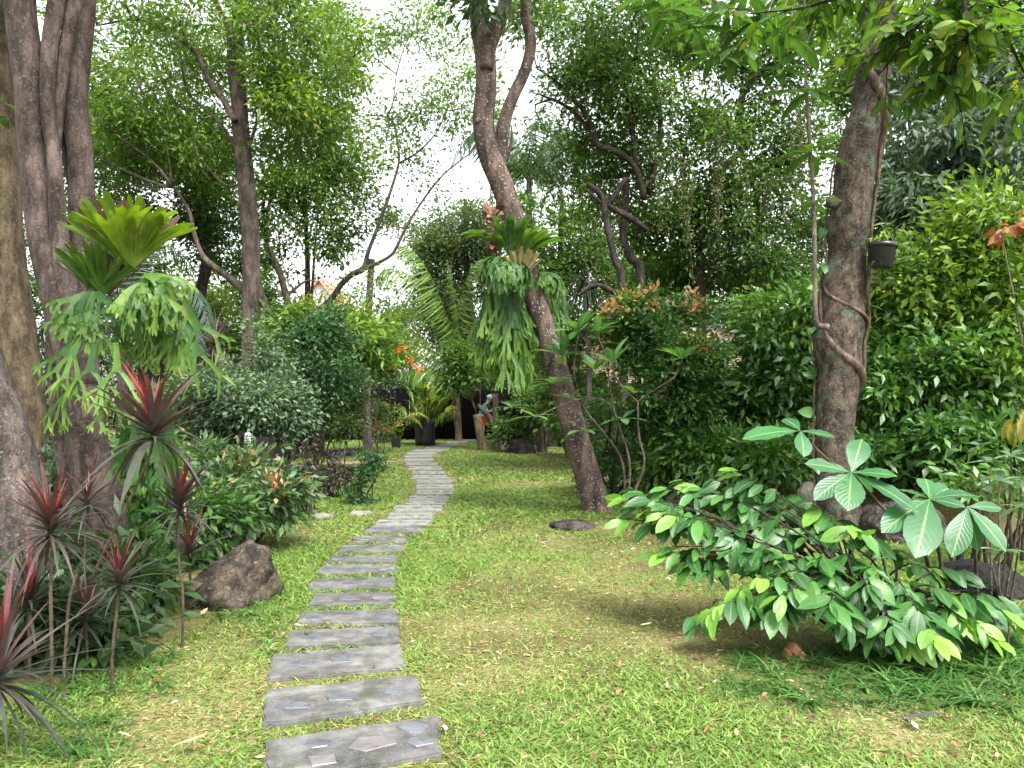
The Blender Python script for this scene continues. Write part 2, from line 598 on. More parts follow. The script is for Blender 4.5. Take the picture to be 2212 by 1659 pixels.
B_CANE = bark_mat('ringed_cane', (.06, .045, .03), (.15, .115, .075), scale=20)
M_ROCK = bark_mat('mossy_brown_rock', (.022, .017, .013), (.085, .064, .047), spot=(.13, .115, .085), spot_amt=.6, scale=7, bump=.8, spot_scale=22, moss=(.04, .042, .016), stretch=1)
M_ROCKD = bark_mat('shade_dark_mossy_rock', (.004, .0035, .003), (.014, .012, .01), spot=(.035, .032, .026), spot_amt=.6, scale=7, bump=.8, spot_scale=22, moss=(.02, .026, .012), stretch=1)  # rock tones lowered to near black to stand in for deep shade
M_ROCKP = bark_mat('lichened_rock', (.022, .017, .015), (.085, .066, .056), spot=(.15, .14, .12), spot_amt=.6, scale=6, bump=.8, spot_scale=25, moss=(.035, .042, .02), stretch=1)
M_STEP = solid_mat('stepping_stone', (.12, .11, .09), (.26, .24, .2), rough=.8, scale=7, bump=.4)
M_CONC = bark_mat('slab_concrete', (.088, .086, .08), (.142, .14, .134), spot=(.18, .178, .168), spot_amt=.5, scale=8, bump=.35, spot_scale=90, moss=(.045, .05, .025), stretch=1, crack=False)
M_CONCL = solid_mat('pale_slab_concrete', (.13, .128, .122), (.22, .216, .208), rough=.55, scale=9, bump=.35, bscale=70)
M_SLATE = solid_mat('blue_slate', (.06, .066, .075), (.12, .128, .142), rough=.25, scale=14, bump=.15)
M_SLATEP = solid_mat('pinkish_slate', (.085, .076, .08), (.16, .147, .152), rough=.3, scale=14, bump=.15)
M_PLASTIC = solid_mat('black_plastic', (.008, .008, .01), (.02, .02, .022), rough=.35, scale=5, spec=.5)
M_BAG = solid_mat('black_bag', (.008, .008, .009), (.018, .018, .02), rough=.4, scale=6, bump=.4, bscale=9)

# ------------------------------------------------------------------ ground
def axis(lo, hi, step, far):
    a = np.arange(lo, hi + 1e-6, step)
    g = step * 1.35 ** np.arange(1, 24)
    ext = np.cumsum(g)
    ext = ext[ext < far]
    return np.concatenate([(lo - ext)[::-1], a, hi + ext])


gx = axis(-12, 14, .2, 500)
gy = axis(-2, 36, .2, 600)
X, Y = np.meshgrid(gx, gy)
Zg = hgt(X, Y)
gm = MB()
nx = len(gx)
ii = (np.arange(len(gy) - 1)[:, None] * nx + np.arange(nx - 1)[None, :]).ravel()
gm.add(np.stack([X.ravel(), Y.ravel(), Zg.ravel()], -1), np.stack([ii, ii + 1, ii + nx + 1, ii + nx], -1).ravel(), np.full(len(ii), 4))
m, nt = newmat('soil_and_turf')
tc = N(nt, 'ShaderNodeTexCoord')
n1 = N(nt, 'ShaderNodeTexNoise')
n1.inputs['Scale'].default_value = .9
n1.inputs['Detail'].default_value = 6
nt.links.new(tc.outputs['Object'], n1.inputs['Vector'])
n2 = N(nt, 'ShaderNodeTexNoise')
n2.inputs['Scale'].default_value = 55
n2.inputs['Detail'].default_value = 5
nt.links.new(tc.outputs['Object'], n2.inputs['Vector'])
n3 = N(nt, 'ShaderNodeMath', operation='MULTIPLY_ADD')
nt.links.new(n2.outputs[0], n3.inputs[0])
n3.inputs[1].default_value = .8
nt.links.new(n1.outputs[0], n3.inputs[2])
col = ramp(nt, [(.58, (.05, .034, .018)), (.75, (.085, .062, .03)), (.9, (.09, .1, .028)), (1, (.17, .14, .065))], n3.outputs[0])
bs = N(nt, 'ShaderNodeBsdfPrincipled')
bs.inputs['Roughness'].default_value = .95
bs.inputs['Specular IOR Level'].default_value = .15
nt.links.new(col, bs.inputs['Base Color'])
bp = N(nt, 'ShaderNodeBump')
bp.inputs['Strength'].default_value = .8
bp.inputs['Distance'].default_value = .02
nt.links.new(n2.outputs[0], bp.inputs['Height'])
nt.links.new(bp.outputs[0], bs.inputs['Normal'])
out = N(nt, 'ShaderNodeOutputMaterial')
nt.links.new(bs.outputs[0], out.inputs['Surface'])
tag(gm.build('ground', m), kind='structure')

# ------------------------------------------------------------------ the slab path: left-back, left-front, right-back, right-front
SLABS = [
    (577, 1597, 572, 1690, 949, 1544, 950, 1628), (573, 1490, 566, 1563, 899, 1456, 914, 1514), (590, 1412, 578, 1468, 864, 1391, 879, 1442),
    (625, 1361, 613, 1399, 857, 1352, 865, 1388), (649, 1320, 638, 1346, 859, 1314, 862, 1346), (680, 1281, 664, 1308, 850, 1277, 856, 1305),
    (674, 1249, 664, 1273, 855, 1245, 857, 1270), (695, 1219, 683, 1240, 855, 1218, 857, 1239), (715, 1199, 705, 1214, 861, 1199, 860, 1214),
    (738, 1177, 728, 1192, 874, 1176, 870, 1191), (766, 1157, 755, 1172, 885, 1157, 880, 1171), (798, 1136, 787, 1151, 914, 1135, 908, 1149),
    (817, 1123, 808, 1135, 932, 1122, 926, 1134), (842, 1107, 836, 1120, 937, 1107, 937, 1120), (855, 1091, 850, 1103, 955, 1091, 955, 1103),
    (878, 1081, 874, 1089, 962, 1081, 962, 1089), (886, 1071, 880, 1079, 968, 1071, 968, 1079), (901, 1058, 897, 1067, 980, 1058, 978, 1067),
    (899, 1046, 897, 1055, 980, 1046, 980, 1055), (898, 1036, 897, 1043, 976, 1036, 976, 1043), (893, 1026, 892, 1033, 967, 1026, 967, 1033),
    (890, 1017, 890, 1023, 961, 1017, 961, 1023), (882, 1007, 881, 1014, 952, 1007, 953, 1014), (876, 998, 876, 1004, 945, 998, 946, 1004),
    (872, 990, 871, 995, 936, 990, 938, 995), (873, 984, 870, 988, 935, 983, 932, 987), (881, 977, 876, 982, 945, 976, 941, 981),
    (895, 971, 889, 975, 960, 970, 955, 974), (921, 965, 914, 969, 978, 964, 974, 968), (945, 959, 938, 963, 990, 958, 987, 962),
    (968, 954, 962, 957, 1008, 953, 1004, 956), (992, 949, 986, 952, 1030, 947, 1026, 951),
]
INSETS = {
    0: [(795, 1607, 1.5, 1), (893, 1572, 1.0, 0), (908, 1603, .8, 0), (683, 1608, .9, 0), (700, 1642, .9, 1)],
    1: [(635, 1523, 1.1, 0), (738, 1504, 1.25, 0), (855, 1493, 1.05, 0)],
    2: [(655, 1433, .9, 0), (738, 1425, 1.1, 0), (830, 1419, .85, 1)],
    3: [(672, 1376, 1.0, 0), (740, 1371, 1.0, 1), (820, 1370, 1.0, 0)],
    4: [(680, 1335, 1.0, 0), (742, 1333, 1.1, 1), (828, 1331, .95, 0)],
    5: [(705, 1296, .9, 1), (757, 1293, 1.1, 0), (820, 1292, .9, 1)],
    6: [(692, 1262, .9, 1), (762, 1260, 1.1, 0), (833, 1257, .9, 0)],
}
rs = random.Random(3)
SLABQ = []
TOPZ = .02
SAY = {
    0: 'nearest concrete slab of the curving path, set with five stones, one large and pinkish',
    1: 'second concrete slab from the near end of the path, set with three big blue slates',
    2: 'third concrete slab from the near end, wider than the slabs beyond it',
    3: 'fourth concrete slab from the near end, a pale pinkish stone in its middle',
}
ORD = ['first', 'second', 'third', 'fourth', 'fifth', 'sixth', 'seventh', 'eighth', 'ninth', 'tenth', 'eleventh', 'twelfth', 'thirteenth',
       'fourteenth', 'fifteenth', 'sixteenth', 'seventeenth', 'eighteenth', 'nineteenth', 'twentieth', 'twenty-first', 'twenty-second',
       'twenty-third', 'twenty-fourth', 'twenty-fifth', 'twenty-sixth', 'twenty-seventh', 'twenty-eighth', 'twenty-ninth', 'thirtieth',
       'thirty-first', 'thirty-second']


def slab_body(q, mat, jit, name='stepping_stone', top=TOPZ, bot=-.05):
    """q: corners in order round the slab"""
    bm = bmesh.new()
    ring = []
    for a in range(4):
        p, r = q[a], q[(a + 1) % 4]
        k = 7
        for i in range(k):
            t = i / k
            c = p * (1 - t) + r * t
            j = jit * (1.6 if i == 0 else 1)
            ring.append((c[0] + rs.uniform(-j, j), c[1] + rs.uniform(-j, j)))
    vs_ = [bm.verts.new((x, y, top)) for x, y in ring]
    f = bm.faces.new(vs_)
    if f.normal.z < 0:
        f.normal_flip()
    ext = bmesh.ops.extrude_face_region(bm, geom=[f])
    for v in ext['geom']:
        if isinstance(v, bmesh.types.BMVert):
            v.co.z = bot
    bmesh.ops.recalc_face_normals(bm, faces=bm.faces)
    ed = [e for e in bm.edges if e.verts[0].co.z > top - .001 and e.verts[1].co.z > top - .001]
    bmesh.ops.bevel(bm, geom=ed, offset=.009, segments=2, affect='EDGES')
    me = bpy.data.meshes.new(name)
    bm.to_mesh(me)
    bm.free()
    me.materials.append(mat)
    o = bpy.data.objects.new(name, me)
    COL.objects.link(o)
    return o


def inset(p, size, pink, parent, flat=.75):
    bm = bmesh.new()
    k = rs.choice([4, 5, 5, 6])
    a0 = rs.random() * 6.28
    vs_ = []
    for i in range(k):
        a = a0 + 6.283 * i / k + rs.uniform(-.28, .28)
        r = size * rs.uniform(.7, 1.15)
        vs_.append(bm.verts.new((p[0] + r * math.cos(a), p[1] + r * math.sin(a) * flat, TOPZ + .0045 + rs.uniform(-.001, .001))))
    f = bm.faces.new(vs_)
    if f.normal.z < 0:
        f.normal_flip()
    ext = bmesh.ops.extrude_face_region(bm, geom=[f])
    for v in ext['geom']:
        if isinstance(v, bmesh.types.BMVert):
            v.co.z = TOPZ - .012
    bmesh.ops.recalc_face_normals(bm, faces=bm.faces)
    ed = [e for e in bm.edges if min(e.verts[0].co.z, e.verts[1].co.z) > TOPZ]
    bmesh.ops.bevel(bm, geom=ed, offset=.003, segments=1, affect='EDGES')
    me = bpy.data.meshes.new('inset_stone')
    bm.to_mesh(me)
    bm.free()
    me.materials.append(M_SLATEP if pink else M_SLATE)
    o = bpy.data.objects.new('inset_stone', me)
    COL.objects.link(o)
    o.parent = parent
    if pink:
        o['label'] = 'pale pinkish inset stone'


for i, sl in enumerate(SLABS):
    q = [G(sl[0], sl[1], TOPZ), G(sl[2], sl[3], TOPZ), G(sl[6], sl[7], TOPZ), G(sl[4], sl[5], TOPZ)]
    c = sum(q) / 4
    SLABQ.append(np.array(q)[:, :2])
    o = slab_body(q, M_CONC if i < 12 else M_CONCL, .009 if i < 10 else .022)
    lab = SAY.get(i) or ('%s slab of the path from its near end, %s' % (
        ORD[i], 'three stones inset' if i < 8 else 'pale grey strip in the lawn' if i < 22 else 'small, pale, where it bends right'))
    tag(o, lab, 'paving slab', 'slabs of the curving garden path')
    if i in INSETS:
        for (px, py, sz, pk) in INSETS[i]:
            inset(G(px, py, TOPZ), .088 * sz, pk, o)
    elif i < 24:
        for k in range(3):
            t = (k + .5) / 3 + rs.uniform(-.06, .06)
            l = (q[0] + q[1]) / 2
            r = (q[2] + q[3]) / 2
            inset(l * (1 - t) + r * t, rs.uniform(.075, .11), rs.random() < .5, o)

# far slabs leading off across the lawn behind the bag
for i, (px, py) in enumerate([(838, 939), (862, 936), (872, 941), (898, 934), (1000, 936), (1022, 934), (1040, 934), (975, 935), (950, 936), (815, 943)]):
    c = G(px, py, TOPZ)
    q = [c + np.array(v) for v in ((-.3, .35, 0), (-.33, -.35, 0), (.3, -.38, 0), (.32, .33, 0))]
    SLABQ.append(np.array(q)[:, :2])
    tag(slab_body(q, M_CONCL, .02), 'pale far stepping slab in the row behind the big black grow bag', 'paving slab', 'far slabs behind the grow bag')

# stepping stones joining from the left
for (px, py, wpx, lab) in [(624, 1118, 44, 'brown stepping stone by the orange-tipped shrub, leftmost of three'), (698, 1112, 52, 'broad brown stepping stone in the middle of three left of the path'),
                           (780, 1106, 50, 'brown stepping stone nearest the slab path, below the sparse sapling')]:
    c = G(px, py, TOPZ)
    r = wpx / 2 * c[1] / FPX
    q = [c + np.array(v) * r for v in ((-.9, 1.0, 0), (-1.05, -.9, 0), (1.0, -1.0, 0), (.85, .95, 0))]
    SLABQ.append(np.array(q)[:, :2])
    tag(slab_body(q, M_STEP, .03), lab, 'stepping stone', 'stepping stones left of the path')

# bare earth strip crossing the lawn at the back on the left
em = MB()
e0, e1 = G(600, 1003), G(850, 1000)
pts = cr([e0, (e0 + e1) / 2 + np.array((0, .1, 0)), e1], 40)
rr_ = np.array([.42 + .12 * vnoise(i * .4, 3) for i in range(40)])
V = []
for i, p in enumerate(pts):
    for s_ in (-1, 1):
        y_ = p[1] + s_ * rr_[i]
        V.append((p[0], y_, float(hgt(p[0], y_)) + .012))
lo = [x for i in range(39) for x in (2 * i, 2 * i + 2, 2 * i + 3, 2 * i + 1)]
em.add(V, lo, [4] * 39)
tag(em.build('path', solid_mat('bare_earth', (.2, .13, .085), (.3, .21, .15), rough=.95, scale=9)), kind='structure')


# ------------------------------------------------------------------ rocks
def rock(px, py, wpx, hpx, depth, label, mat, seed, yb=None, Z=None, rot=0, lean=0, cat='rock'):
    """px, py: middle of the foot of the rock on the picture"""
    if Z is None:
        b = G(px, py)
    else:
        b = W(px, py, Z)
    Zb = b[1]
    b[2] = float(hgt(b[0], b[1]))
    rx, rz = wpx / 2 * Zb / FPX, hpx * Zb / FPX
    bm = bmesh.new()
    bmesh.ops.create_icosphere(bm, subdivisions=5, radius=1)
    off = Vector((seed * 7.1, seed * 3.3, seed))
    for v in bm.verts:
        p = v.co.copy()
        k = 1 + .26 * mnoise.noise(p * 1.1 + off) + .12 * mnoise.noise(p * 2.6 + off)
        c = mnoise.voronoi(p * 1.3 + off)[0][0]
        k += .16 * (c - .45)
        k += .05 * mnoise.noise(p * 7 + off) + .022 * mnoise.noise(p * 16 + off)
        p = p * k
        z = max(p.z, -.25)
        v.co = (p.x * rx + lean * rx * z, p.y * depth / 2, z * rz)
    me = bpy.data.meshes.new('rock')
    bm.to_mesh(me)
    bm.free()
    me.polygons.foreach_set('use_smooth', np.full(len(me.polygons), True))
    me.materials.append(mat)
    o = bpy.data.objects.new('rock', me)
    COL.objects.link(o)
    o.location = [float(v) for v in b]
    o.rotation_euler.z = rot
    return tag(o, label, cat)


rock(500, 1292, 190, 108, .75, 'rounded brown rock between the red strap-leaved plants and the slab path', M_ROCK, 2, lean=.25)
rock(115, 1385, 200, 150, .9, 'weathered boulder coloured near black for deep shade behind the canes under the left tree trunks', M_ROCKD, 5)
rock(15, 1330, 130, 90, .7, 'boulder darkened in colour for shade at the left edge beside the pale leaning trunk', M_ROCKD, 9)
rock(1235, 1140, 95, 16, .5, 'flat brown rock sunk in the lawn left of the leaning tree foot', M_ROCKP, 11)
rock(1500, 1035, 200, 62, 1.2, 'sloping purple-brown rock below the orange-tipped bush', M_ROCKP, 14, Z=11.3, lean=.4)
rock(1395, 1050, 110, 40, .9, 'low grey-brown rock behind the thin grey stems', M_ROCKP, 21, Z=11.9)
rock(1300, 1000, 120, 30, 1.2, 'flat sloping rock on the bank behind the leaning tree', M_ROCKP, 31, Z=14.5)
rock(1945, 1075, 180, 78, 1.1, 'large mottled purple rock behind the broad-leaved plant', M_ROCKP, 17, Z=8.6)
rock(1745, 1090, 46, 62, .3, 'small pale upright stone on the bank left of the vine-wrapped tree', M_STEP, 19, Z=9.8)
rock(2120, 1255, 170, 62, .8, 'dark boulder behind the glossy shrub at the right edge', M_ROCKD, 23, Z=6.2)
rock(1715, 1420, 46, 26, .16, 'rust-brown stone under the glossy foreground shrub', solid_mat('rust_stone', (.16, .07, .03), (.26, .13, .06), scale=10), 27)
rock(1580, 1010, 110, 36, .8, 'grey slab-like rock at the foot of the right hedge', M_ROCKP, 37, Z=11.8)
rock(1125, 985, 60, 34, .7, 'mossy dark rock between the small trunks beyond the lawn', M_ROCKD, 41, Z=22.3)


# ------------------------------------------------------------------ lawn
rg = np.random.default_rng(11)


def in_slabs(x, y, grow=.0):
    r = np.zeros(len(x), bool)
    for q in SLABQ:
        c = q.mean(0)
        qq = c + (q - c) * (1 + grow)
        ins = np.ones(len(x), bool)
        for a in range(4):
            p, n_ = qq[a], qq[(a + 1) % 4]
            cr_ = (n_[0] - p[0]) * (y - p[1]) - (n_[1] - p[1]) * (x - p[0])
            ins &= cr_ > 0
        r |= ins
    return r


def bare(x, y):
    """0 where the turf is worn away, 1 where it is thick"""
    d = .5 + 1.0 * smooth((fbm(x * .8 + 3, y * .8 + 8) - .25) * 2.6)
    for (px, py, r, k) in [(1500, 1345, .55, .85), (1640, 1440, .5, .85), (1800, 1440, .5, .8), (1320, 1140, .6, .6), (480, 1345, .4, .5), (870, 1385, .2, .6),
                           (1500, 1250, .7, .4), (1240, 990, 1.3, .9), (450, 1450, .5, .5), (300, 1610, .35, .6), (1330, 1240, .6, .35), (1950, 1570, .45, .5), (1080, 1370, .35, .35), (700, 1030, 1.2, .4), (350, 1420, .3, .5), (1960, 1440, .5, .7), (1350, 1320, .5, .5)]:
        g = G(px, py)
        e = np.exp(-((x - g[0]) ** 2 + ((y - g[1]) * .8) ** 2) / r ** 2)
        d = d * (1 - k * e)
    return d


def lawn_mask(x, y):
    xb = np.interp(y, [2, 5, 7.5, 9.2, 11, 13, 18, 24, 34], [9, 7, 6.4, 4.6, 3.4, 2.6, 2.4, 2.6, 4])
    xl = np.interp(y, [2, 3.5, 4.6, 5.6, 7, 9.5, 12, 14, 20, 30], [-3, -2.6, -2.2, -2.0, -2.4, -3.0, -3.4, -4.2, -7, -7])
    return (x < xb) & (x > xl)


T_BL = bladeT(3, .13, .5)
gmb = MB()
for (y0, y1, dens, sz, dmul, spread) in [(2.3, 4.6, 14000, .047, 1, .66), (4.6, 8, 8000, .052, 1, .74), (8, 14, 3200, .06, 1.3, .78), (14, 34, 1000, .075, 1.9, .72)]:
    xm = spread * y1 + .8
    n = int(dens * (y1 - y0) * 2 * xm)
    x = rg.uniform(-xm, xm, n)
    y = rg.uniform(y0, y1, n)
    k = (np.abs(x) < spread * y + .8) & lawn_mask(x, y) & (rg.random(n) < bare(x, y)) & ~in_slabs(x, y, -.02 if y0 < 8 else .06 if y0 < 14 else .3)
    x, y = x[k], y[k]
    n = len(x)
    z = hgt(x, y)
    a = rg.uniform(0, 6.283, n)
    up = rg.uniform(.2, 1.5, n) ** 1.2
    d = np.stack([np.cos(a), np.sin(a), up], -1)
    ba = bare(x, y)
    lush = np.clip(ba, 0, 1.5) / 1.5
    pat = fbm(x * 1.3 + 40, y * 1.3 + 11)
    dry = rg.random(n) < (.24 + .34 * (1 - lush) + .2 * (pat - .5) + (.1 if y0 > 7 else 0))
    var = np.where(dry, rg.uniform(.6, 1.0, n), np.clip(rg.normal(.24 + .2 * pat, .13, n), 0, .56))
    s_ = sz * rg.uniform(.55, 1.35, n) * (.75 + .5 * lush)
    d[dry, 2] *= .35
    place(gmb, T_BL, np.stack([x, y, z - .004], -1), d, np.array((0, 0, 1.0)) + rg.normal(0, .25, (n, 3)), s_, var, dmul * rg.uniform(.7, 1.25, n))
# straw and crumbs where the turf is thin
n = 60000
y = 2.4 + 11.5 * rg.random(n) ** 1.25
x = rg.uniform(-1, 1, n) * (.74 * y + .6)
k = lawn_mask(x, y) & ~in_slabs(x, y, -.02) & (rg.random(n) < np.clip(1.25 - bare(x, y), .12, 1))
x, y = x[k], y[k]
n = len(x)
a = rg.uniform(0, 6.283, n)
place(gmb, T_BL, np.stack([x, y, hgt(x, y) + rg.uniform(0, .012, n)], -1), np.stack([np.cos(a), np.sin(a), rg.uniform(-.1, .4, n)], -1), np.array((0, 0, 1.0)) + rg.normal(0, .4, (n, 3)), rg.uniform(.02, .055, n), rg.uniform(.58, 1, n), rg.uniform(.8, 2.0, n))
tag(gmb.build('grass', M_GRASS), 'short broad-bladed lawn grass with dry straw mixed in on both sides of the slab path', 'grass', kind='stuff')

# dead leaves scattered over the lawn
lm = MB()
n = 1800
y = 2.6 + 11 * rg.random(n) ** 1.3
x = rg.uniform(-1, 1, n) * (.7 * y + .5)
x = np.where(rg.random(n) < .55, rg.normal(1.6, 1.1, n), x)
k = lawn_mask(x, y) & (~in_slabs(x, y) | (rg.random(n) < .08))
x, y = x[k], y[k]
n = len(x)
a = rg.uniform(0, 6.283, n)
z = np.where(in_slabs(x, y), TOPZ + .006, hgt(x, y) + rg.uniform(.008, .035, n))
place(lm, leafT(3, .42, .3, -.25), np.stack([x, y, z], -1), np.stack([np.cos(a), np.sin(a), rg.uniform(-.2, .25, n)], -1),
      np.array((0, 0, 1.0)) + rg.normal(0, .3, (n, 3)), rg.uniform(.02, .055, n), rg.random(n) ** 1.8)
tag(lm.build('fallen_leaves', M_LITTER), 'small dry brown and pale leaves scattered over the lawn', 'fallen leaves', kind='stuff')


def lone_leaf(px, py, L, wd, ang, mat, label, name='fallen_leaf', var=.8, curl=-.2):
    M = MB()
    g = G(px, py, .045)
    t = leafT(8, wd, .25, curl)
    place(M, t, [(0, 0, 0)], (math.cos(ang), math.sin(ang), .05), (0, .1, 1), L, var)
    o = M.build(name, mat)
    o.location = [float(v) for v in g]
    tag(o, label, 'leaf')


M_YL = leaf_mat('yellow_dead_leaf', [(0, (.5, .38, .12)), (1, (.62, .5, .2))], trans=.2, rough=.5)
M_BL = leaf_mat('dark_dead_leaf', [(0, (.03, .024, .028)), (1, (.07, .06, .07))], trans=.05, rough=.45)
lone_leaf(385, 1606, .12, .3, .25, M_YL, 'single long yellow leaf lying on the lawn left of the path')
lone_leaf(1382, 1350, .085, .5, -.25, leaf_mat('cream_dead_leaf', [(0, (.5, .45, .28)), (1, (.6, .56, .4))], trans=.2), 'pale cream leaf on the worn brown patch of lawn')
lone_leaf(1945, 1548, .16, .34, -.35, M_BL, 'large dark purplish dead leaf on the lawn under the glossy shrub')
lone_leaf(990, 1239, .09, .35, 0.1, M_BL, 'dark curled leaf lying on the lawn right of the slab path')
lone_leaf(1095, 1240, .1, .3, .8, M_BL, 'dark crooked leaf in the middle of the lawn')
lone_leaf(948, 1566, .06, .6, -.2, M_LITTER, 'rust-coloured leaf at the right corner of the nearest slab', var=.35)
lone_leaf(990, 1213, .06, .4, .6, M_LITTER, 'tan leaf on the lawn just beyond the dark curled leaf', var=.7)


# ------------------------------------------------------------------ plants
def PX(pts, Z=None):
    """list of (px, py[, Z]) -> world points"""
    return np.array([W(p[0], p[1], p[2] if len(p) > 2 else Z) for p in pts])


def RW(ws, Z):
    return np.array(ws, float) / 2 * Z / FPX


DENS = 1.8
T1 = leafT(1, .5, .25, .1)
T1L = leafT(1, .38, .25, .2)
T2L = leafT(2, .36, .2, .25)
T3L = leafT(3, .4, .2, .25)
T4N = leafT(4, .26, .2, .35)


def spread_leaves(M, rng, cen, cvar, per, spread, size, tmpl, up=.7, out=None, hang=.25, flat=.7, vlo=0, vhi=1):
    nC = len(cen)
    if nC == 0:
        return
    per = int(per * DENS)
    idx = np.repeat(np.arange(nC), per)
    n = len(idx)
    g = rng.normal(0, 1, (n, 3)) * np.array((1, 1, flat))
    pos = cen[idx] + g * spread * rng.uniform(.5, 1.2, (nC, 1))[idx]
    d = nrm(g * .6 + rng.normal(0, .7, (n, 3)) + (0 if out is None else out[idx]) + np.array((0, 0, -hang)))
    nn = np.array((0, 0, up)) + rng.normal(0, .55, (n, 3))
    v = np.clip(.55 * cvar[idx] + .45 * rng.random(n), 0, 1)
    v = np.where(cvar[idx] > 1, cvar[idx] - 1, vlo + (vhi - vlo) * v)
    place(M, tmpl, pos, d, nn, size * (1.12 if size < .15 else 1) * rng.uniform(.55, 1.35, n), v, rng.uniform(.8, 1.2, n))


def make_plant(name, label, cat, stems, crowns, leaf, bark=None, seed=0, group=None, base=None, twig=.012, connect=.6, limbs=True, leaf_name='crown', trunk_name='trunk', extra_tubes=(), sides=10, bump=.03, keep=None):
    """stems: list of (world points, radii); crowns: list of dicts c=(px,py,Z) r=(rpx,rpx,rm) n=clumps"""
    rng = np.random.default_rng(seed)
    if base is None:
        base = stems[0][0][-1] if stems[0][0][-1][2] < stems[0][0][0][2] else stems[0][0][0]
    root = thing(name, label, cat, base, group)
    TM = MB()
    skel = []
    for P, R in stems:
        n = max(8, int(np.linalg.norm(np.diff(P, axis=0), axis=1).sum() / (.09 if R[0] > .05 else .2)))
        pp = tube(TM, P, R, sides if np.max(R) > .03 else 6, n=n, bump=bump if np.max(R) > .03 else .02, rng=rng)
        skel.append(pp)
    skel = np.vstack(skel)
    CM = MB()
    for cw in crowns:
        px, py, Z = cw['c']
        C = W(px, py, Z)
        rx, rz, ry = cw['r'][0] * Z / FPX, cw['r'][1] * Z / FPX, cw['r'][2]
        nC = cw['n']
        # uneven outline: clumps gather round a few limb ends
        nL = max(4, nC // 6)
        lc_ = nrm(rng.normal(0, 1, (nL, 3))) * (rng.uniform(.12, 1.05, (nL, 1)) ** .45)
        li = rng.integers(0, nL, nC)
        u = lc_[li] + rng.normal(0, .17, (nC, 3))
        lv_ = rng.normal(0, .16, nL)
        cen = C + u * np.array((rx, ry, rz))
        gz = hgt(cen[:, 0], cen[:, 1])
        cen[:, 2] = np.maximum(cen[:, 2], gz + .06)
        if keep is not None:
            cen_ok = keep(cen)
            cen, u = cen[cen_ok], u[cen_ok]
            nC = len(cen)
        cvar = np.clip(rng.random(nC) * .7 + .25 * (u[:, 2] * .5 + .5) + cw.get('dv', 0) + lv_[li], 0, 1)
        tips = cw.get('tips', 0)
        if tips:
            sel = (u[:, 2] > cw.get('tipz', .1)) & ((u ** 2).sum(1) > .5) & (rng.random(nC) < tips)
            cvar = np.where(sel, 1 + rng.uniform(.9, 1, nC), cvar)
        lf = dict(leaf)
        lf.update(cw.get('leaf', {}))
        out = nrm(u) * .6
        normal = cvar <= 1
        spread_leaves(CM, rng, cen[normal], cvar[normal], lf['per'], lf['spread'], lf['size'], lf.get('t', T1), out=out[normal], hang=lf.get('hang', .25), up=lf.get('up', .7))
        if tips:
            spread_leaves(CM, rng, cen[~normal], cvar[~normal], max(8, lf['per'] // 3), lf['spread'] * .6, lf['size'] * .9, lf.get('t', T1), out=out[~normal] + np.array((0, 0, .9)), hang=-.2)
        # limbs reaching into the crown
        if limbs and connect > 0:
            new = []
            for c in cen[rng.random(nC) < connect]:
                S_ = np.vstack([skel] + new) if new else skel
                dd = np.linalg.norm((S_ - c) * np.array((1, 1, .8)), axis=1) + .5 * np.maximum(S_[:, 2] - c[2], 0)
                j = int(np.argmin(dd))
                s0 = S_[j]
                ln = np.linalg.norm(c - s0)
                if ln < .08:
                    continue
                mid = (s0 + c) / 2 + rng.normal(0, .1 * ln, 3) + np.array((0, 0, .06 * ln))
                r0 = min(twig * (.5 + ln * .6), twig * 3)
                new.append(tube(TM, [s0, mid, c], [r0, r0 * .7, r0 * .3], 5, n=6, var=.5)[1:])
    for P, R in extra_tubes:
        tube(TM, P, R, 6, rng=rng)
    TM.build(trunk_name, bark, root)
    if CM.n:
        CM.build(leaf_name, leaf['m'], root)
    return root


def toground(P):
    """append the point on the ground under the last point, keeping the slant"""
    P = np.asarray(P, float)
    p = P[-1].copy()
    p[2] = float(hgt(p[0], p[1])) - .12
    return np.vstack([P, p])


def E(px, py, Z, rx, ry, rm, n, **k):
    return dict(c=(px, py, Z), r=(rx, ry, rm), n=n, **k)


# ---- the trunks at the left
Z = 5.8
A_ = PX([(40, -330), (42, 0), (64, 168), (76, 336), (92, 500), (130, 640), (165, 750), (180, 850), (197, 980), (215, 1060), (226, 1150), (230, 1260)], Z)
A_ = toground(A_)
Aw = RW([60, 64, 64, 60, 58, 72, 84, 78, 82, 90, 96, 108, 130], Z)
B_ = PX([(150, -260), (122, 0), (108, 101), (104, 235), (118, 336), (127, 471), (145, 620), (175, 740), (190, 830)], Z - .05)
C_ = PX([(195, -300), (172, 0), (160, 202), (173, 336), (176, 470), (172, 600), (176, 720), (190, 850)], Z + .22)
R_ = toground(PX([(112, 640), (112, 760), (118, 860), (130, 980), (150, 1100)], Z + .3))
make_plant('multi_stemmed_tree', 'tall tree of three fluted pale stems carrying a staghorn fern, leaning out from one base', 'tree',
           [(A_, Aw), (B_, RW([34, 32, 30, 28, 30, 36, 46, 60, 50], Z)), (C_, RW([62, 60, 57, 52, 54, 52, 52, 50], Z + .2)), (R_, RW([24, 24, 24, 24, 26, 30], Z + .3)),
            (PX([(118, 350), (126, 240), (150, 60), (190, -80)], 5.85), RW([20, 24, 28, 26], 5.8)),
            (PX([(168, 470), (140, 330), (128, 220), (150, 190)], 6.05), RW([14, 12, 9, 4], 6))],
           [E(60, -520, 6.0, 520, 170, 2.0, 110), E(-250, -250, 6.5, 220, 220, 1.6, 50), E(250, -700, 4.6, 420, 160, 1.4, 50)], dict(m=M_CAN, per=26, spread=.22, size=.14, t=T2L), B_PINK, 1, sides=22, bump=.055, twig=.02)

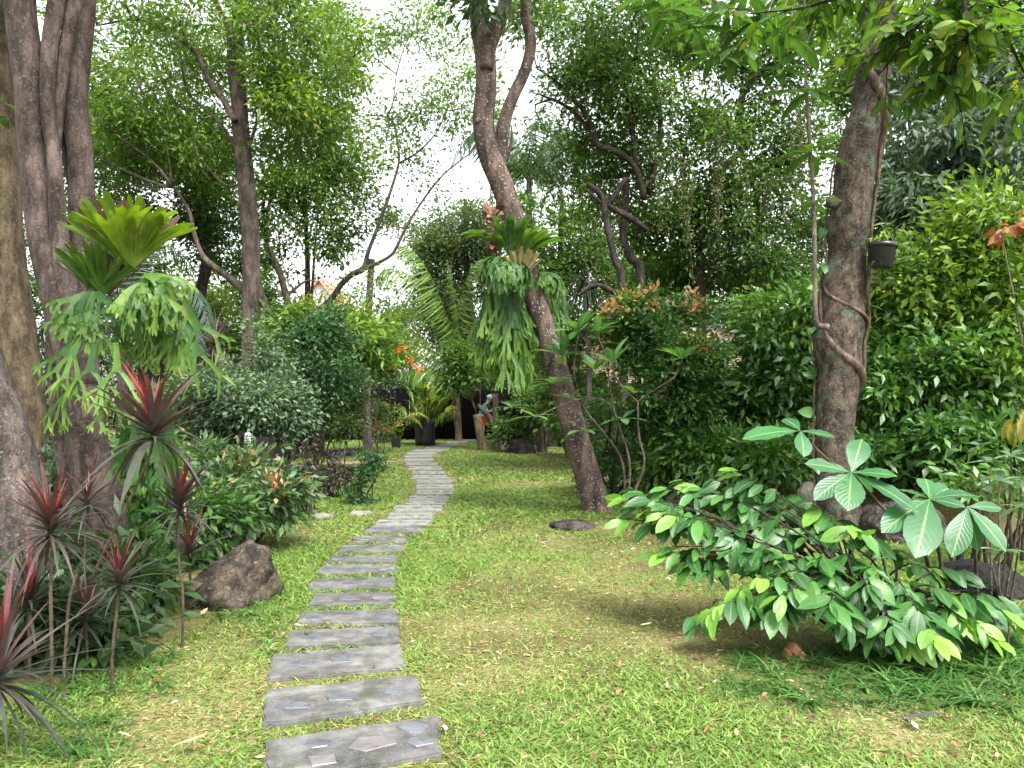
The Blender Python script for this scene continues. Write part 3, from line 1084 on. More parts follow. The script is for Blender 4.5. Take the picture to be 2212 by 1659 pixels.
Z = 8.0
P_ = toground(PX([(-45, -320), (-32, 0), (-12, 280), (5, 550), (28, 720), (46, 860), (52, 960)], Z))
make_plant('tall_tree', 'thick tan-barked trunk standing at the left edge behind the paler stems', 'tree', [(P_, RW([80, 88, 90, 92, 94, 98, 104, 120], Z))],
           [E(-60, -400, 8, 260, 150, 1.6, 14)], dict(m=M_CAN, per=26, spread=.25, size=.14, t=T2L), B_TAN, 2, sides=20, bump=.05, twig=.02)

Z = 5.0
P_ = toground(PX([(-230, 200), (-130, 560), (-58, 760), (-15, 894), (12, 980), (30, 1090), (46, 1200), (58, 1290)], Z))
make_plant('leaning_trunk_tree', 'grey trunk with white lichen patches leaning in low from the left edge', 'tree', [(P_, RW([80, 92, 98, 108, 114, 120, 128, 140, 170], Z)),
           (toground(PX([(-30, 1020), (-20, 1100), (5, 1200), (40, 1300)], 4.9)), RW([60, 60, 66, 70, 80], 4.9))],
           [E(-330, 120, 5, 160, 200, .8, 8)], dict(m=M_CAN, per=20, spread=.22, size=.14, t=T2L), B_GREY, 3, sides=20, bump=.05, twig=.02)

# ---- straight dark tree with a gnarled low limb
Z = 14.0
P_ = toground(PX([(512, -330), (514, 0), (518, 235), (536, 437), (543, 558), (539, 726), (538, 860), (536, 1000)], Z))
lim = [(PX([(508, 262), (482, 215), (455, 180), (420, 110), (370, 75), (300, 42), (210, 55)], Z - .2), RW([15, 13, 13, 11, 9, 7, 3], Z)),
       (PX([(525, 340), (497, 300), (470, 260), (430, 225), (400, 190), (392, 120)], Z + .1), RW([11, 10, 9, 7, 5, 3], Z)),
       (PX([(507, 242), (497, 160), (492, 60), (455, -20), (440, -120)], Z), RW([11, 11, 11, 10, 8], Z)),
       (PX([(523, 40), (560, 18), (600, 22), (650, 75), (740, 140)], Z - .1), RW([7, 6, 6, 4, 2], Z)),
       (PX([(540, 310), (553, 268), (552, 230)], Z), RW([8, 6, 2], Z)),
       (PX([(530, 630), (495, 600), (463, 576), (437, 550), (420, 505), (408, 455), (373, 402), (330, 350), (250, 290), (200, 262)], Z + .2), RW([19, 16, 13, 11, 9, 8, 7, 5, 4, 2], Z)),
       (PX([(375, 404), (340, 398), (270, 368), (190, 330)], Z + .3), RW([8, 7, 5, 2], Z)),
       (PX([(372, 400), (366, 352), (350, 260), (330, 190)], Z + .1), RW([6, 4, 3, 2], Z)),
       (PX([(404, 455), (350, 420), (300, 400), (240, 410)], Z + .4), RW([5, 4, 3, 2], Z)),
       (PX([(520, 400), (480, 395), (430, 330), (415, 240)], Z), RW([5, 4, 3, 2], Z))]
make_plant('straight_trunk_tree', 'straight dark-barked tree with a gnarled low limb, standing left of the path', 'tree', [(P_, RW([22, 24, 34, 38, 38, 34, 36, 46, 56], Z))] + lim,
           [E(330, 110, 14, 190, 150, 1.8, 110), E(640, 60, 13.6, 140, 130, 1.5, 85), E(480, -120, 14, 330, 110, 2, 40), E(330, 300, 14.6, 150, 110, 1.2, 62), E(640, 250, 14.5, 120, 100, 1, 46), E(590, 190, 13.2, 80, 60, .4, 16, leaf=dict(size=.15))],
           dict(m=M_LIGHT, per=34, spread=.24, size=.105, t=T1L), B_DARK, 4, sides=16, bump=.03, twig=.013)

# ---- fine-leaved tree behind with an ivy-like column
Z = 17.0
P_ = toground(PX([(455, 250), (442, 350), (432, 470), (447, 560), (432, 640), (440, 720)], Z))
make_plant('fine_leaved_tree', 'fine-leaved tree behind the gnarled limb, its trunk wrapped in dark climbing leaves', 'tree', [(P_, RW([18, 26, 28, 24, 24, 24, 30], Z)),
           (PX([(442, 350), (380, 230), (330, 120), (320, 0)], Z), RW([14, 10, 6, 3], Z)), (PX([(442, 380), (330, 330), (250, 250)], Z + .3), RW([10, 7, 3], Z))],
           [E(290, 190, 17, 170, 190, 2, 130), E(330, 440, 17, 190, 150, 1.8, 130), E(450, 450, 16.7, 56, 180, .5, 60, dv=-.5), E(240, 560, 16, 110, 110, 1, 40), E(500, 530, 18, 120, 110, 1.2, 50), E(130, 350, 18, 160, 300, 1.5, 80), E(20, 480, 18.5, 130, 260, 1.5, 60), E(450, 240, 18.5, 330, 260, 2.2, 130, dv=.2), E(620, 380, 19, 170, 200, 1.6, 50, dv=.2)],
           dict(m=M_CAN, per=40, spread=.27, size=.1, t=T1), B_LIMB, 5, sides=10, twig=.014)

# ---- forked trees left of the gap
Z = 18.0
P1 = toground(PX([(570, 430), (568, 461), (574, 520), (588, 551), (605, 590), (615, 630), (622, 665), (616, 720), (618, 780)], Z))
make_plant('forked_tree', 'thin forked tree with crooked bare limbs against the white gap in the canopy', 'tree',
           [(P1, RW([7, 8, 9, 11, 14, 15, 16, 17, 18, 20], Z)), (PX([(603, 592), (575, 530), (582, 440), (605, 377), (639, 330), (650, 250)], Z), RW([10, 8, 7, 6, 4, 2], Z)),
            (toground(PX([(540, 560), (561, 631), (585, 710), (604, 790)], Z - .5)), RW([14, 20, 21, 22, 24], Z)),
            (PX([(618, 640), (640, 622), (665, 605), (690, 612)], Z), RW([8, 6, 4, 2], Z))],
           [E(650, 330, 18, 130, 150, 1.4, 56), E(690, 210, 18.5, 90, 150, 1.4, 60), E(600, 470, 18.5, 70, 110, 1, 26), E(720, 470, 19, 90, 90, 1, 20)],
           dict(m=M_LIGHT, per=34, spread=.3, size=.11, t=T1), B_TWIG, 6, sides=10, twig=.012)

Z = 20.0
P1 = toground(PX([(640, 250), (649, 336), (660, 470), (664, 560), (664, 660), (660, 740)], Z))
P2 = toground(PX([(690, 430), (682, 520), (676, 600), (672, 700)], Z + .2))
make_plant('slender_tree', 'pair of slender straight grey stems in front of the distant gabled house', 'tree', [(P1, RW([6, 8, 9, 11, 13, 13, 14], Z)), (P2, RW([3, 4, 6, 7, 8], Z))],
           [E(690, 330, 20, 90, 160, 1.5, 30), E(620, 500, 20.5, 60, 80, 1, 10)], dict(m=M_LIGHT, per=30, spread=.35, size=.12, t=T1), B_GREY, 7, sides=10, twig=.012)

# ---- tree with the long curved limbs over the white gap
Z = 19.0
D_ = toground(PX([(803, 560), (800, 600), (797, 660), (794, 718)], Z + .3))
L1 = PX([(693, 668), (719, 642), (737, 615), (759, 594), (787, 578), (795, 545), (821, 477), (847, 403), (861, 353), (860, 313), (851, 269), (838, 249), (848, 225), (856, 160)], Z)
L2 = PX([(787, 580), (820, 566), (850, 545), (874, 498), (901, 451), (955, 380), (1022, 326)], Z)
L3 = PX([(861, 353), (901, 330), (940, 290), (965, 240)], Z)
make_plant('curved_limb_tree', 'half bare tree with two long curved limbs rising into the white gap', 'tree',
           [(D_, RW([16, 15, 15, 16, 20], Z)), (L1, RW([13, 13, 13, 13, 14, 9, 8, 6, 5, 5, 5, 4, 3, 2], Z)), (L2, RW([11, 8, 7, 6, 5, 4, 2], Z)), (L3, RW([5, 4, 3, 2], Z))],
           [E(820, 260, 19, 90, 90, 1, 16), E(910, 250, 19.5, 90, 80, 1, 22), E(775, 430, 19.5, 70, 80, .8, 14), E(900, 400, 20, 90, 70, .8, 14), E(745, 320, 19.5, 60, 80, .8, 12), E(960, 170, 19, 110, 110, 1.2, 44), E(900, 60, 19, 110, 90, 1.2, 40), E(1000, 260, 19.5, 80, 80, 1, 26), E(720, 100, 19, 60, 120, 1, 30), E(810, 640, 18.6, 40, 70, .4, 14)],
           dict(m=M_LIGHT, per=26, spread=.36, size=.095, t=T1), B_GREY, 8, sides=10, twig=.01)

# ---- dense grey-green small-leaved tree behind the centre
Z = 32.0
P_ = toground(PX([(1005, 430), (1010, 600), (1020, 720), (1030, 830)], Z))
make_plant('small_leaved_tree', 'dense small-leaved tree behind the leaning trunk, dark on its lower side', 'tree', [(P_, RW([8, 16, 18, 18, 20], Z)), (PX([(1012, 640), (980, 560), (950, 500)], Z), RW([10, 8, 3], Z))],
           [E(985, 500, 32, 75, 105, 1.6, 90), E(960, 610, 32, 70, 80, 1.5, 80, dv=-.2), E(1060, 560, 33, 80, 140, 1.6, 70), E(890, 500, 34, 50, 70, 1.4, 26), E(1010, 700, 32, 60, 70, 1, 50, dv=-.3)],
           dict(m=M_SMALL, per=60, spread=.42, size=.13, t=T1), B_DARK, 9, sides=10, twig=.014)

# ---- the leaning tree
Z = 10.6
P_ = PX([(1026, -330), (1034, 0), (1048, 120), (1050, 190), (1045, 262), (1056, 330), (1085, 402), (1112, 480), (1128, 545), (1148, 620), (1180, 720), (1212, 830), (1242, 930), (1268, 1020), (1286, 1085), (1292, 1122)], Z)
Pw = RW([40, 42, 44, 44, 46, 48, 50, 48, 47, 47, 48, 52, 54, 58, 66, 92], Z)
F1 = PX([(1150, -150), (1136, 10), (1138, 45), (1147, 95), (1135, 150), (1108, 210), (1091, 260), (1080, 320), (1076, 365)], Z + .1)
F2 = PX([(1120, -120), (1092, 0), (1078, 50), (1058, 100), (1050, 150)], Z - .1)
make_plant('leaning_tree', 'tree with a lichen-flecked trunk leaning left over the lawn and carrying a big fern', 'tree',
           [(P_, Pw), (F1, RW([24, 24, 24, 25, 25, 27, 29, 32, 34], Z)), (F2, RW([26, 28, 30, 30, 30], Z)), (PX([(1078, 365), (1095, 340), (1106, 300), (1104, 270)], Z + .1), RW([10, 8, 7, 3], Z)),
            (PX([(1040, 262), (1028, 262)], Z - .1), RW([16, 14], Z))],
           [E(1060, -210, 10.3, 330, 110, 1.6, 60), E(1080, 10, 9.8, 120, 50, .8, 6)], dict(m=M_DARK, per=22, spread=.22, size=.17, t=T2L, hang=.5), B_LEAN, 10, sides=24, bump=.035, twig=.014)

# ---- right background: dark-limbed trees
Z = 14.0
t1 = toground(PX([(1268, 395), (1300, 425), (1310, 480), (1328, 560), (1345, 640)], Z))
t2 = toground(PX([(1352, 380), (1352, 430), (1345, 504), (1360, 556), (1385, 620)], Z + .4))
b1 = PX([(1392, 430), (1375, 366), (1338, 330), (1291, 313), (1281, 279), (1258, 235), (1237, 215), (1204, 178), (1160, 148)], Z)
make_plant('dark_limbed_tree', 'dark-limbed tree right of the leaning trunk, its bare limbs fanning up to the left', 'tree',
           [(t1, RW([10, 14, 15, 16, 18, 22], Z)), (t2, RW([12, 16, 16, 18, 20, 24], Z)), (b1, RW([14, 13, 13, 14, 12, 11, 9, 7, 3], Z)),
            (PX([(1291, 313), (1264, 269), (1227, 232), (1187, 212), (1150, 200)], Z + .1), RW([11, 9, 8, 5, 2], Z)),
            (PX([(1352, 385), (1311, 440), (1271, 414)], Z), RW([10, 12, 5], Z)), (PX([(1399, 498), (1362, 471), (1320, 448), (1300, 430)], Z), RW([12, 14, 12, 10], Z)),
            (PX([(1375, 366), (1366, 280), (1358, 205), (1335, 165), (1311, 120)], Z), RW([10, 12, 12, 10, 5], Z)), (PX([(1400, 420), (1425, 300), (1420, 205), (1390, 165), (1372, 130)], Z + .3), RW([12, 12, 11, 9, 4], Z)),
            (PX([(1340, 640), (1300, 618), (1270, 622), (1250, 640)], Z - .5), RW([8, 12, 10, 5], Z))],
           [E(1240, 90, 14, 110, 110, 1.2, 60), E(1330, 210, 14.5, 110, 110, 1.2, 56), E(1290, 400, 15, 110, 110, 1.2, 62), E(1200, 300, 15.5, 80, 120, 1.2, 34), E(1370, 60, 13.8, 120, 100, 1.2, 64), E(1420, 280, 14.6, 90, 120, 1, 52), E(1380, 470, 15.5, 100, 110, 1, 56), E(1180, 20, 14.5, 90, 80, 1, 34), E(1300, 250, 17, 220, 240, 2, 80, dv=.2)],
           dict(m=M_CAN, per=27, spread=.26, size=.105, t=T1L), B_LIMB, 11, sides=12, twig=.013)

Z = 15.0
t1 = toground(PX([(1709, 112), (1668, 138), (1614, 182), (1602, 215), (1600, 262), (1614, 298), (1604, 325), (1564, 360), (1528, 420), (1513, 480), (1512, 560), (1515, 640)], Z))
make_plant('viny_tree', 'dark tree with an S-shaped limb, draped in hanging vines behind the right bushes', 'tree',
           [(t1, RW([6, 11, 12, 13, 13, 14, 14, 14, 15, 16, 18, 20, 24], Z)), (PX([(1602, 325), (1600, 230), (1605, 120), (1590, 20)], Z + .3), RW([8, 8, 6, 3], Z)), (toground(PX([(1640, 120), (1590, 280), (1635, 420), (1640, 560)], Z + .8)), RW([8, 12, 14, 16, 20], Z)),
            (PX([(1513, 480), (1480, 420), (1478, 330), (1500, 240)], Z), RW([10, 8, 6, 3], Z)), (PX([(1512, 540), (1570, 480), (1620, 440), (1650, 400)], Z), RW([9, 8, 6, 3], Z))],
           [E(1520, 130, 15, 120, 120, 1.4, 74), E(1520, 330, 15.3, 120, 120, 1.2, 78), E(1660, 230, 15.5, 110, 140, 1.2, 74), E(1660, 430, 15.5, 120, 120, 1.2, 78), E(1500, 500, 15.5, 100, 100, 1.2, 64), E(1680, 60, 15, 110, 100, 1.2, 56), E(1600, 560, 15, 120, 70, 1, 52, dv=-.2), E(1460, 40, 15, 90, 80, 1, 36), E(1755, 360, 15.5, 60, 200, 1, 50), E(1560, 430, 15, 100, 90, 1, 40)],
           dict(m=M_CAN, per=29, spread=.27, size=.1, t=T1), B_LIMB, 12, sides=12, twig=.013)

Z = 13.0
t1 = toground(PX([(2085, 120), (2082, 202), (2076, 320), (2070, 437), (2060, 560), (2056, 700)], Z))
t2 = toground(PX([(1996, 120), (1991, 202), (1990, 320), (1984, 437), (1988, 560)], Z + .6))
make_plant('grey_trunk_tree', 'grey-trunked tree with drooping grey-green leaves behind the right hedge', 'tree',
           [(t1, RW([26, 32, 38, 40, 40, 42, 46], Z)), (t2, RW([10, 12, 13, 15, 16, 18], Z)), (toground(PX([(2035, 470), (2040, 520), (2030, 600)], Z - .5)), RW([18, 18, 20, 22], Z))],
           [E(2000, 350, 12.5, 110, 60, .9, 26), E(2110, 300, 12.4, 100, 90, 1, 34), E(1960, 180, 13.5, 90, 110, 1, 30), E(2140, 170, 13, 120, 100, 1.2, 40), E(2040, 440, 12.4, 130, 60, .8, 28), E(2170, 420, 12.6, 90, 90, .8, 30)],
           dict(m=M_GREYG, per=26, spread=.26, size=.19, t=T4N, hang=.8), B_GREY, 13, sides=14, twig=.014)
Z = 17.0
t1 = toground(PX([(2160, 60), (2150, 300), (2140, 520)], Z))
make_plant('background_tree', 'bright-leaved tree high behind the grey trunk at the upper right', 'tree', [(t1, RW([14, 20, 24, 28], Z))],
           [E(1980, 60, 16.5, 130, 110, 1.3, 50), E(2140, 60, 16, 130, 120, 1.3, 66), E(1890, 250, 17.5, 90, 160, 1, 46), E(2060, 200, 17.5, 130, 110, 1.2, 44), E(2190, 280, 17.5, 90, 140, 1, 50), E(1850, 90, 17, 80, 110, 1, 34), E(1960, 430, 17.5, 140, 90, 1, 56)],
           dict(m=M_CAN, per=38, spread=.3, size=.12, t=T1), B_GREY, 14, sides=10, twig=.014)

Z = 25.0
t1 = toground(PX([(1215, 420), (1210, 560), (1218, 700), (1222, 820)], Z))
make_plant('background_tree', 'leafy tree closing the gap just right of the leaning trunk, behind the drooping tuft', 'tree', [(t1, RW([8, 12, 14, 16, 18], Z))],
           [E(1190, 520, 25, 80, 90, 1.3, 56), E(1250, 600, 24.5, 80, 80, 1.2, 56, dv=-.1), E(1150, 660, 25, 60, 90, 1.2, 46), E(1300, 500, 25.5, 80, 100, 1.2, 50), E(1390, 620, 25, 90, 90, 1.2, 50)],
           dict(m=M_CAN, per=38, spread=.34, size=.14, t=T1), B_LIMB, 16, sides=10, twig=.016)

# ---- the vine-wrapped tree at the right
Z = 8.9
YS = [-300, -40, 67, 150, 235, 300, 370, 430, 500, 558, 605, 640, 693, 740, 800, 860, 950, 1040, 1110, 1160]
XS = [1930, 1905, 1900, 1891, 1881, 1862, 1850, 1843, 1834, 1834, 1828, 1823, 1821, 1811, 1815, 1808, 1803, 1806, 1812, 1812]
WS = [66, 70, 74, 74, 78, 78, 89, 84, 88, 82, 94, 98, 100, 104, 92, 84, 80, 84, 96, 122]
ST = PX(list(zip(XS, YS)), Z)
SW = RW(WS, Z)
make_plant('vine_wrapped_tree', 'swollen knotty trunk with green lichen and a strangling vine spiralling round it', 'tree', [(ST, SW * (1 + .035 * np.sin(np.arange(len(SW)) * 2.7))),
           (PX([(1806, 432), (1796, 440), (1790, 425)], Z - .1), RW([26, 24, 12], Z)), (PX([(1905, -10), (1860, -120), (1760, -220)], Z), RW([34, 26, 16], Z)), (PX([(1910, -40), (2000, -160), (2120, -230)], Z), RW([34, 26, 16], Z))],
           [E(1950, -190, 8.2, 420, 110, 1.6, 40)], dict(m=M_CAN, per=18, spread=.24, size=.2, t=T3L), B_STRANG, 15, sides=36, bump=.055, twig=.016)

# vine winding round that trunk
def on_trunk(keys, off=.0, n=60):
    """keys: (py, angle in degrees; 0 faces the camera, 90 is the right flank)"""
    k = np.array(keys, float)
    ys = np.linspace(k[0, 0], k[-1, 0], n)
    ang = np.radians(np.interp(ys, k[:, 0], k[:, 1]))
    xs = np.interp(ys, YS, XS)
    ws = np.interp(ys, YS, WS) / 2 * 8.9 / FPX + off
    C = np.array([W(a, b, 8.9) for a, b in zip(xs, ys)])
    return C + np.stack([np.sin(ang) * ws, -np.cos(ang) * ws, 0 * ws], -1)


vr = thing('climbing_vine', 'brown woody vine coiled tightly round the swollen trunk, with a few heart-shaped leaves', 'vine', ST[-1])
VM = MB()
vg = np.random.default_rng(4)
h1 = on_trunk([(20, -95), (100, -70), (170, -38), (215, 5), (262, 45), (320, 84), (420, 150), (520, 205), (600, 255), (690, 283), (730, 312), (770, 345), (800, 395), (830, 445), (900, 510), (1000, 560), (1150, 600)], .0, 110)
tube(VM, h1, np.interp(np.linspace(0, 1, 110), [0, .2, .62, .7, 1], [.03, .05, .035, .052, .045]), 8, n=110, bump=.06, rng=vg)
h2 = on_trunk([(250, 60), (330, 72), (450, 62), (560, 48), (640, 38), (680, 66), (740, 80), (805, 72)], .006, 60)
tube(VM, h2, .02, 6, n=60, bump=.08, rng=vg)
h3 = on_trunk([(600, -100), (640, -62), (662, -20), (682, 25), (705, 75)], .0, 30)
tube(VM, h3, .024, 6, n=30, bump=.08, rng=vg)
h4 = on_trunk([(330, -95), (470, -100), (560, -90), (700, -98), (840, -95), (1000, -88), (1120, -80)], .035, 60)
tube(VM, h4, .011, 6, n=60, bump=.08, rng=vg)
VM.build('vine_stem', B_VINE, vr)
VL = MB()
hp = np.array([h4[i] for i in (12, 18, 22, 28, 33, 36, 42, 50)])
place(VL, leafT(5, .75, .2, .25, obov=.35), hp, np.column_stack([vg.uniform(-1, .1, 8), vg.uniform(-.7, 0, 8), vg.uniform(-.7, .2, 8)]), np.array((0, -.9, .6)) + vg.normal(0, .3, (8, 3)), vg.uniform(.14, .2, 8), vg.random(8))
hp = np.array([h2[i] for i in (26, 30, 34, 38, 44)])
place(VL, leafT(5, .5, .2, .25), hp, np.column_stack([vg.uniform(.1, 1, 5), vg.uniform(-.8, 0, 5), vg.uniform(-.5, .4, 5)]), np.array((0, -.7, .8)) + vg.normal(0, .3, (5, 3)), vg.uniform(.15, .22, 5), vg.random(5))
VL.build('leaves', M_FORE, vr)


def whorl(M, rng, c, n, L, tmpl, elev=20, var=(.2, .9), az0=None, spread=1.0, droop=0, jit=.25):
    a0 = rng.random() * 6.28 if az0 is None else az0
    for i in range(n):
        a = a0 + 6.283 * i / n + rng.normal(0, jit * .5)
        e = rad(elev + rng.normal(0, 14))
        d = np.array((math.cos(a) * math.cos(e), math.sin(a) * math.cos(e), math.sin(e) - droop))
        place(M, tmpl, [c], d, np.array((-math.cos(a) * .4, -math.sin(a) * .4, 1)), L * rng.uniform(.75, 1.15), rng.uniform(*var))


# ---- sapling with whorls of long leaves beside the vine-wrapped trunk
rng = np.random.default_rng(21)
Z = 8.3
sp_ = (PX([(1736, -40), (1739, 67), (1740, 130), (1742, 202), (1749, 303), (1757, 437), (1760, 558), (1761, 660), (1766, 700), (1790, 706)], Z))
r_ = thing('whorled_sapling', 'slender pale-stemmed sapling with whorls of long narrow leaves left of the vine-wrapped trunk', 'sapling', sp_[-1])
TM = MB()
tube(TM, sp_, RW([6, 7, 7, 8, 8, 9, 10, 11, 13, 14], Z), 8, n=50, bump=.05, rng=rng)
LM = MB()
t_ = leafT(5, .27, .2, .3, obov=.6)
for (px, py, L, n_) in [(1739, 20, .42, 8), (1738, 108, .46, 9), (1743, 200, .44, 9), (1750, 330, .42, 9), (1757, 440, .34, 6)]:
    whorl(LM, rng, W(px, py, Z), n_, L, t_, elev=4)
for (px, py, L, n_) in [(1598, 98, .42, 8), (1575, 20, .44, 8), (1650, 40, .44, 8), (1500, 60, .4, 7), (1690, 150, .3, 6), (1450, 20, .4, 8), (1540, 120, .36, 7), (1680, 70, .42, 8), (1400, -10, .4, 7), (1620, -20, .42, 8)]:
    c = W(px, py, 7.6)
    whorl(LM, rng, c, n_, L, t_, elev=-6)
    tube(TM, [W(1738, -60, Z), (W(1738, -60, Z) + c) / 2 + np.array((0, 0, .15)), c], [.012, .009, .005], 6, n=8)
TM.build('stem', B_PALE, r_)
LM.build('leaves', M_FORE.copy() if False else leaf_mat('whorl_leaf', [(0, (.025, .07, .02)), (1, (.07, .15, .035))], trans=.45, rough=.4, rib=(.1, .17, .06)), r_)

# ---- hanging pot
pc = W(1907, 527, 8.55)
pr = thing('hanging_pot', 'black plastic plant pot hung on the right flank of the vine-wrapped trunk', 'plant pot', pc)
bm = bmesh.new()
prof = [(.0, -.27), (.105, -.27), (.112, -.262), (.14, -.05), (.143, -.045), (.154, -.045), (.156, 0), (.148, .002), (.138, -.03), (.11, -.05), (0, -.045)]
SEG = 28
ring = []
for r0, z0 in prof:
    if r0 == 0:
        ring.append([bm.verts.new((0, 0, z0))])
    else:
        ring.append([bm.verts.new((r0 * math.cos(6.2832 * k / SEG), r0 * math.sin(6.2832 * k / SEG), z0)) for k in range(SEG)])
for a, b in zip(ring[:-1], ring[1:]):
    for k in range(SEG):
        if len(a) == 1:
            bm.faces.new((a[0], b[k], b[(k + 1) % SEG]))
        elif len(b) == 1:
            bm.faces.new((a[k], b[0], a[(k + 1) % SEG]))
        else:
            bm.faces.new((a[k], b[k], b[(k + 1) % SEG], a[(k + 1) % SEG]))
bmesh.ops.recalc_face_normals(bm, faces=bm.faces)
me = bpy.data.meshes.new('pot')
bm.to_mesh(me)
bm.free()
me.polygons.foreach_set('use_smooth', np.full(len(me.polygons), True))
me.materials.append(M_PLASTIC)
o = bpy.data.objects.new('pot', me)
COL.objects.link(o)
o.parent = pr
o.rotation_euler = (0, rad(4), 0)
M = MB()
tube(M, [pc + np.array((-.15, 0, 0)), pc + np.array((-.24, .05, .12)), pc + np.array((-.2, .28, .2))], .004, 5)
tube(M, [pc + np.array((.15, 0, 0)), pc + np.array((-.05, -.02, .3)), pc + np.array((-.28, .2, .36))], .004, 5)
M.build('hanger', M_PLASTIC, pr)
rng = np.random.default_rng(22)
pp = thing('potted_seedling', 'spindly seedling with sparse small leaves growing in the hanging black pot', 'plant', pc + np.array((0, 0, -.04)))
TM, LM = MB(), MB()
for k in range(7):
    e = pc + np.array((rng.uniform(-.3, .28), rng.uniform(-.2, .1), rng.uniform(.05, .4)))
    b0 = pc + np.array((rng.uniform(-.05, .05), 0, -.05))
    q_ = tube(TM, [b0, (b0 + e) / 2 + np.array((0, 0, .06)), e], [.004, .003, .002], 5, n=8)
    place(LM, leafT(3, .4, .2, .2), q_[3:], rng.normal(0, 1, (5, 3)), (0, -.2, 1), rng.uniform(.05, .1, 5), rng.random(5))
for k in range(9):
    a = rng.uniform(0, 6.28)
    b0 = pc + np.array((.14 * math.cos(a), .14 * math.sin(a), -.2))
    tube(TM, [b0, b0 + np.array((rng.uniform(-.05, .1), 0, -.12)), b0 + np.array((rng.uniform(-.1, .25), 0, -.3 - .2 * rng.random()))], .0022, 4, n=6)
TM.build('stem', B_TWIG, pp)
LM.build('leaves', M_HEDGEL, pp)

# ---- leafy branches hanging in at the top right
rng = np.random.default_rng(23)
br = thing('overhanging_branch', 'leafy branch with broad pointed leaves hanging into the top right corner', 'branch', W(2060, -320, 6.4))
TM, LM = MB(), MB()
t_ = leafT(5, .42, .2, .3, obov=.5)
roots = W(2060, -320, 6.4)
mains = []
for pts in [[(2060, -320, 6.4), (1900, -60, 6.3), (1760, 10, 6.3), (1620, 30, 6.4)], [(2060, -320, 6.4), (2040, -40, 6.0), (1960, 80, 6.0), (1900, 160, 6.2)], [(2060, -320, 6.4), (2130, -30, 6.0), (2180, 90, 6.1), (2230, 190, 6.3)],
            [(2060, -320, 6.4), (2080, -20, 5.7), (2090, 80, 5.8), (2060, 170, 6.0)], [(2060, -320, 6.4), (1850, -140, 6.2), (1640, -90, 6.3), (1480, -20, 6.5)]]:
    mains.append(tube(TM, [W(*p) for p in pts], [.022, .016, .011, .005], 7, n=40, bump=.06, rng=rng))
for k in range(120):
    mb = mains[rng.choice([0, 1, 1, 2, 2, 3, 3, 4])]
    s0 = mb[rng.integers(12, 40)]
    dirv = np.array((rng.normal(0, 1), rng.normal(0, .8), rng.normal(-.1, .4)))
    e = s0 + nrm(dirv) * rng.uniform(.2, .55)
    q_ = tube(TM, [s0, (s0 + e) / 2 + np.array((0, 0, .04)), e], [.005, .004, .002], 5, n=10)
    ax = nrm(e - s0)
    side = nrm(np.cross(ax, (0, 0, 1.0)))
    for j in range(2, 10):
        s_ = 1 if j % 2 else -1
        d = side * s_ * .9 + ax * .6 + rng.normal(0, .25, 3) + np.array((0, 0, -.25))
        place(LM, t_, [q_[j]], d, np.array((0, 0, 1)) + rng.normal(0, .35, 3), rng.uniform(.11, .2), rng.random() ** 1.3)
TM.build('branch', B_TWIGD, br)
LM.build('leaves', leaf_mat('overhead_leaf', [(0, (.04, .1, .02)), (.6, (.08, .17, .03)), (.9, (.16, .23, .03)), (1, (.32, .28, .04))], trans=.5, rough=.4, rib=(.16, .24, .06)), br)


# ------------------------------------------------------------------ shrubs
def shrub(name, label, foot, crowns, leaf, seed, bark=B_TWIG, cat='shrub', nst=4, group=None, stem_r=.016, connect=.35, twig=.007, leaf_name='foliage', splay=.25):
    """foot: (px, Z) where the stems leave the ground"""
    rng = np.random.default_rng(seed + 100)
    f = W(foot[0], 868, foot[1])
    f[2] = float(hgt(f[0], f[1])) - .04
    stems = []
    for k in range(nst):
        cw = crowns[k % len(crowns)]
        c = W(*cw['c'])
        c = c + rng.normal(0, .35, 3) * np.array((cw['r'][0] * cw['c'][2] / FPX, cw['r'][2], cw['r'][1] * cw['c'][2] / FPX * .6))
        b = f + np.array((rng.normal(0, splay), rng.normal(0, splay * .6), 0))
        b[2] = float(hgt(b[0], b[1])) - .05
        mid = b * .5 + c * .5 + np.array((rng.normal(0, .05), rng.normal(0, .05), 0))
        stems.append((np.array([c, mid, b]), np.array([stem_r * .35, stem_r * .75, stem_r])))
    return make_plant(name, label, cat, stems, crowns, leaf, bark, seed, group=group, base=f, twig=twig, connect=connect, leaf_name=leaf_name, trunk_name='stem', sides=6)


# orange-tipped bush on the right
shrub('flowering_bush', 'tall rounded bush with orange-pink young shoots at its top, right of the leaning tree', (1430, 11.6),
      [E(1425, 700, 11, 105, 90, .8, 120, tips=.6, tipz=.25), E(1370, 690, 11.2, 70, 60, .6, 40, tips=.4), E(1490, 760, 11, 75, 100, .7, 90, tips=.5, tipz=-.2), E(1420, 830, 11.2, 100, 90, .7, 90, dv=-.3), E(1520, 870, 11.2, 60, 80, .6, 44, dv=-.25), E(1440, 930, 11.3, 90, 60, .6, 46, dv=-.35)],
      dict(m=M_ORTIP, per=36, spread=.11, size=.075, t=T1, hang=.05), 31, B_TWIGD, nst=7, stem_r=.03, splay=.3)
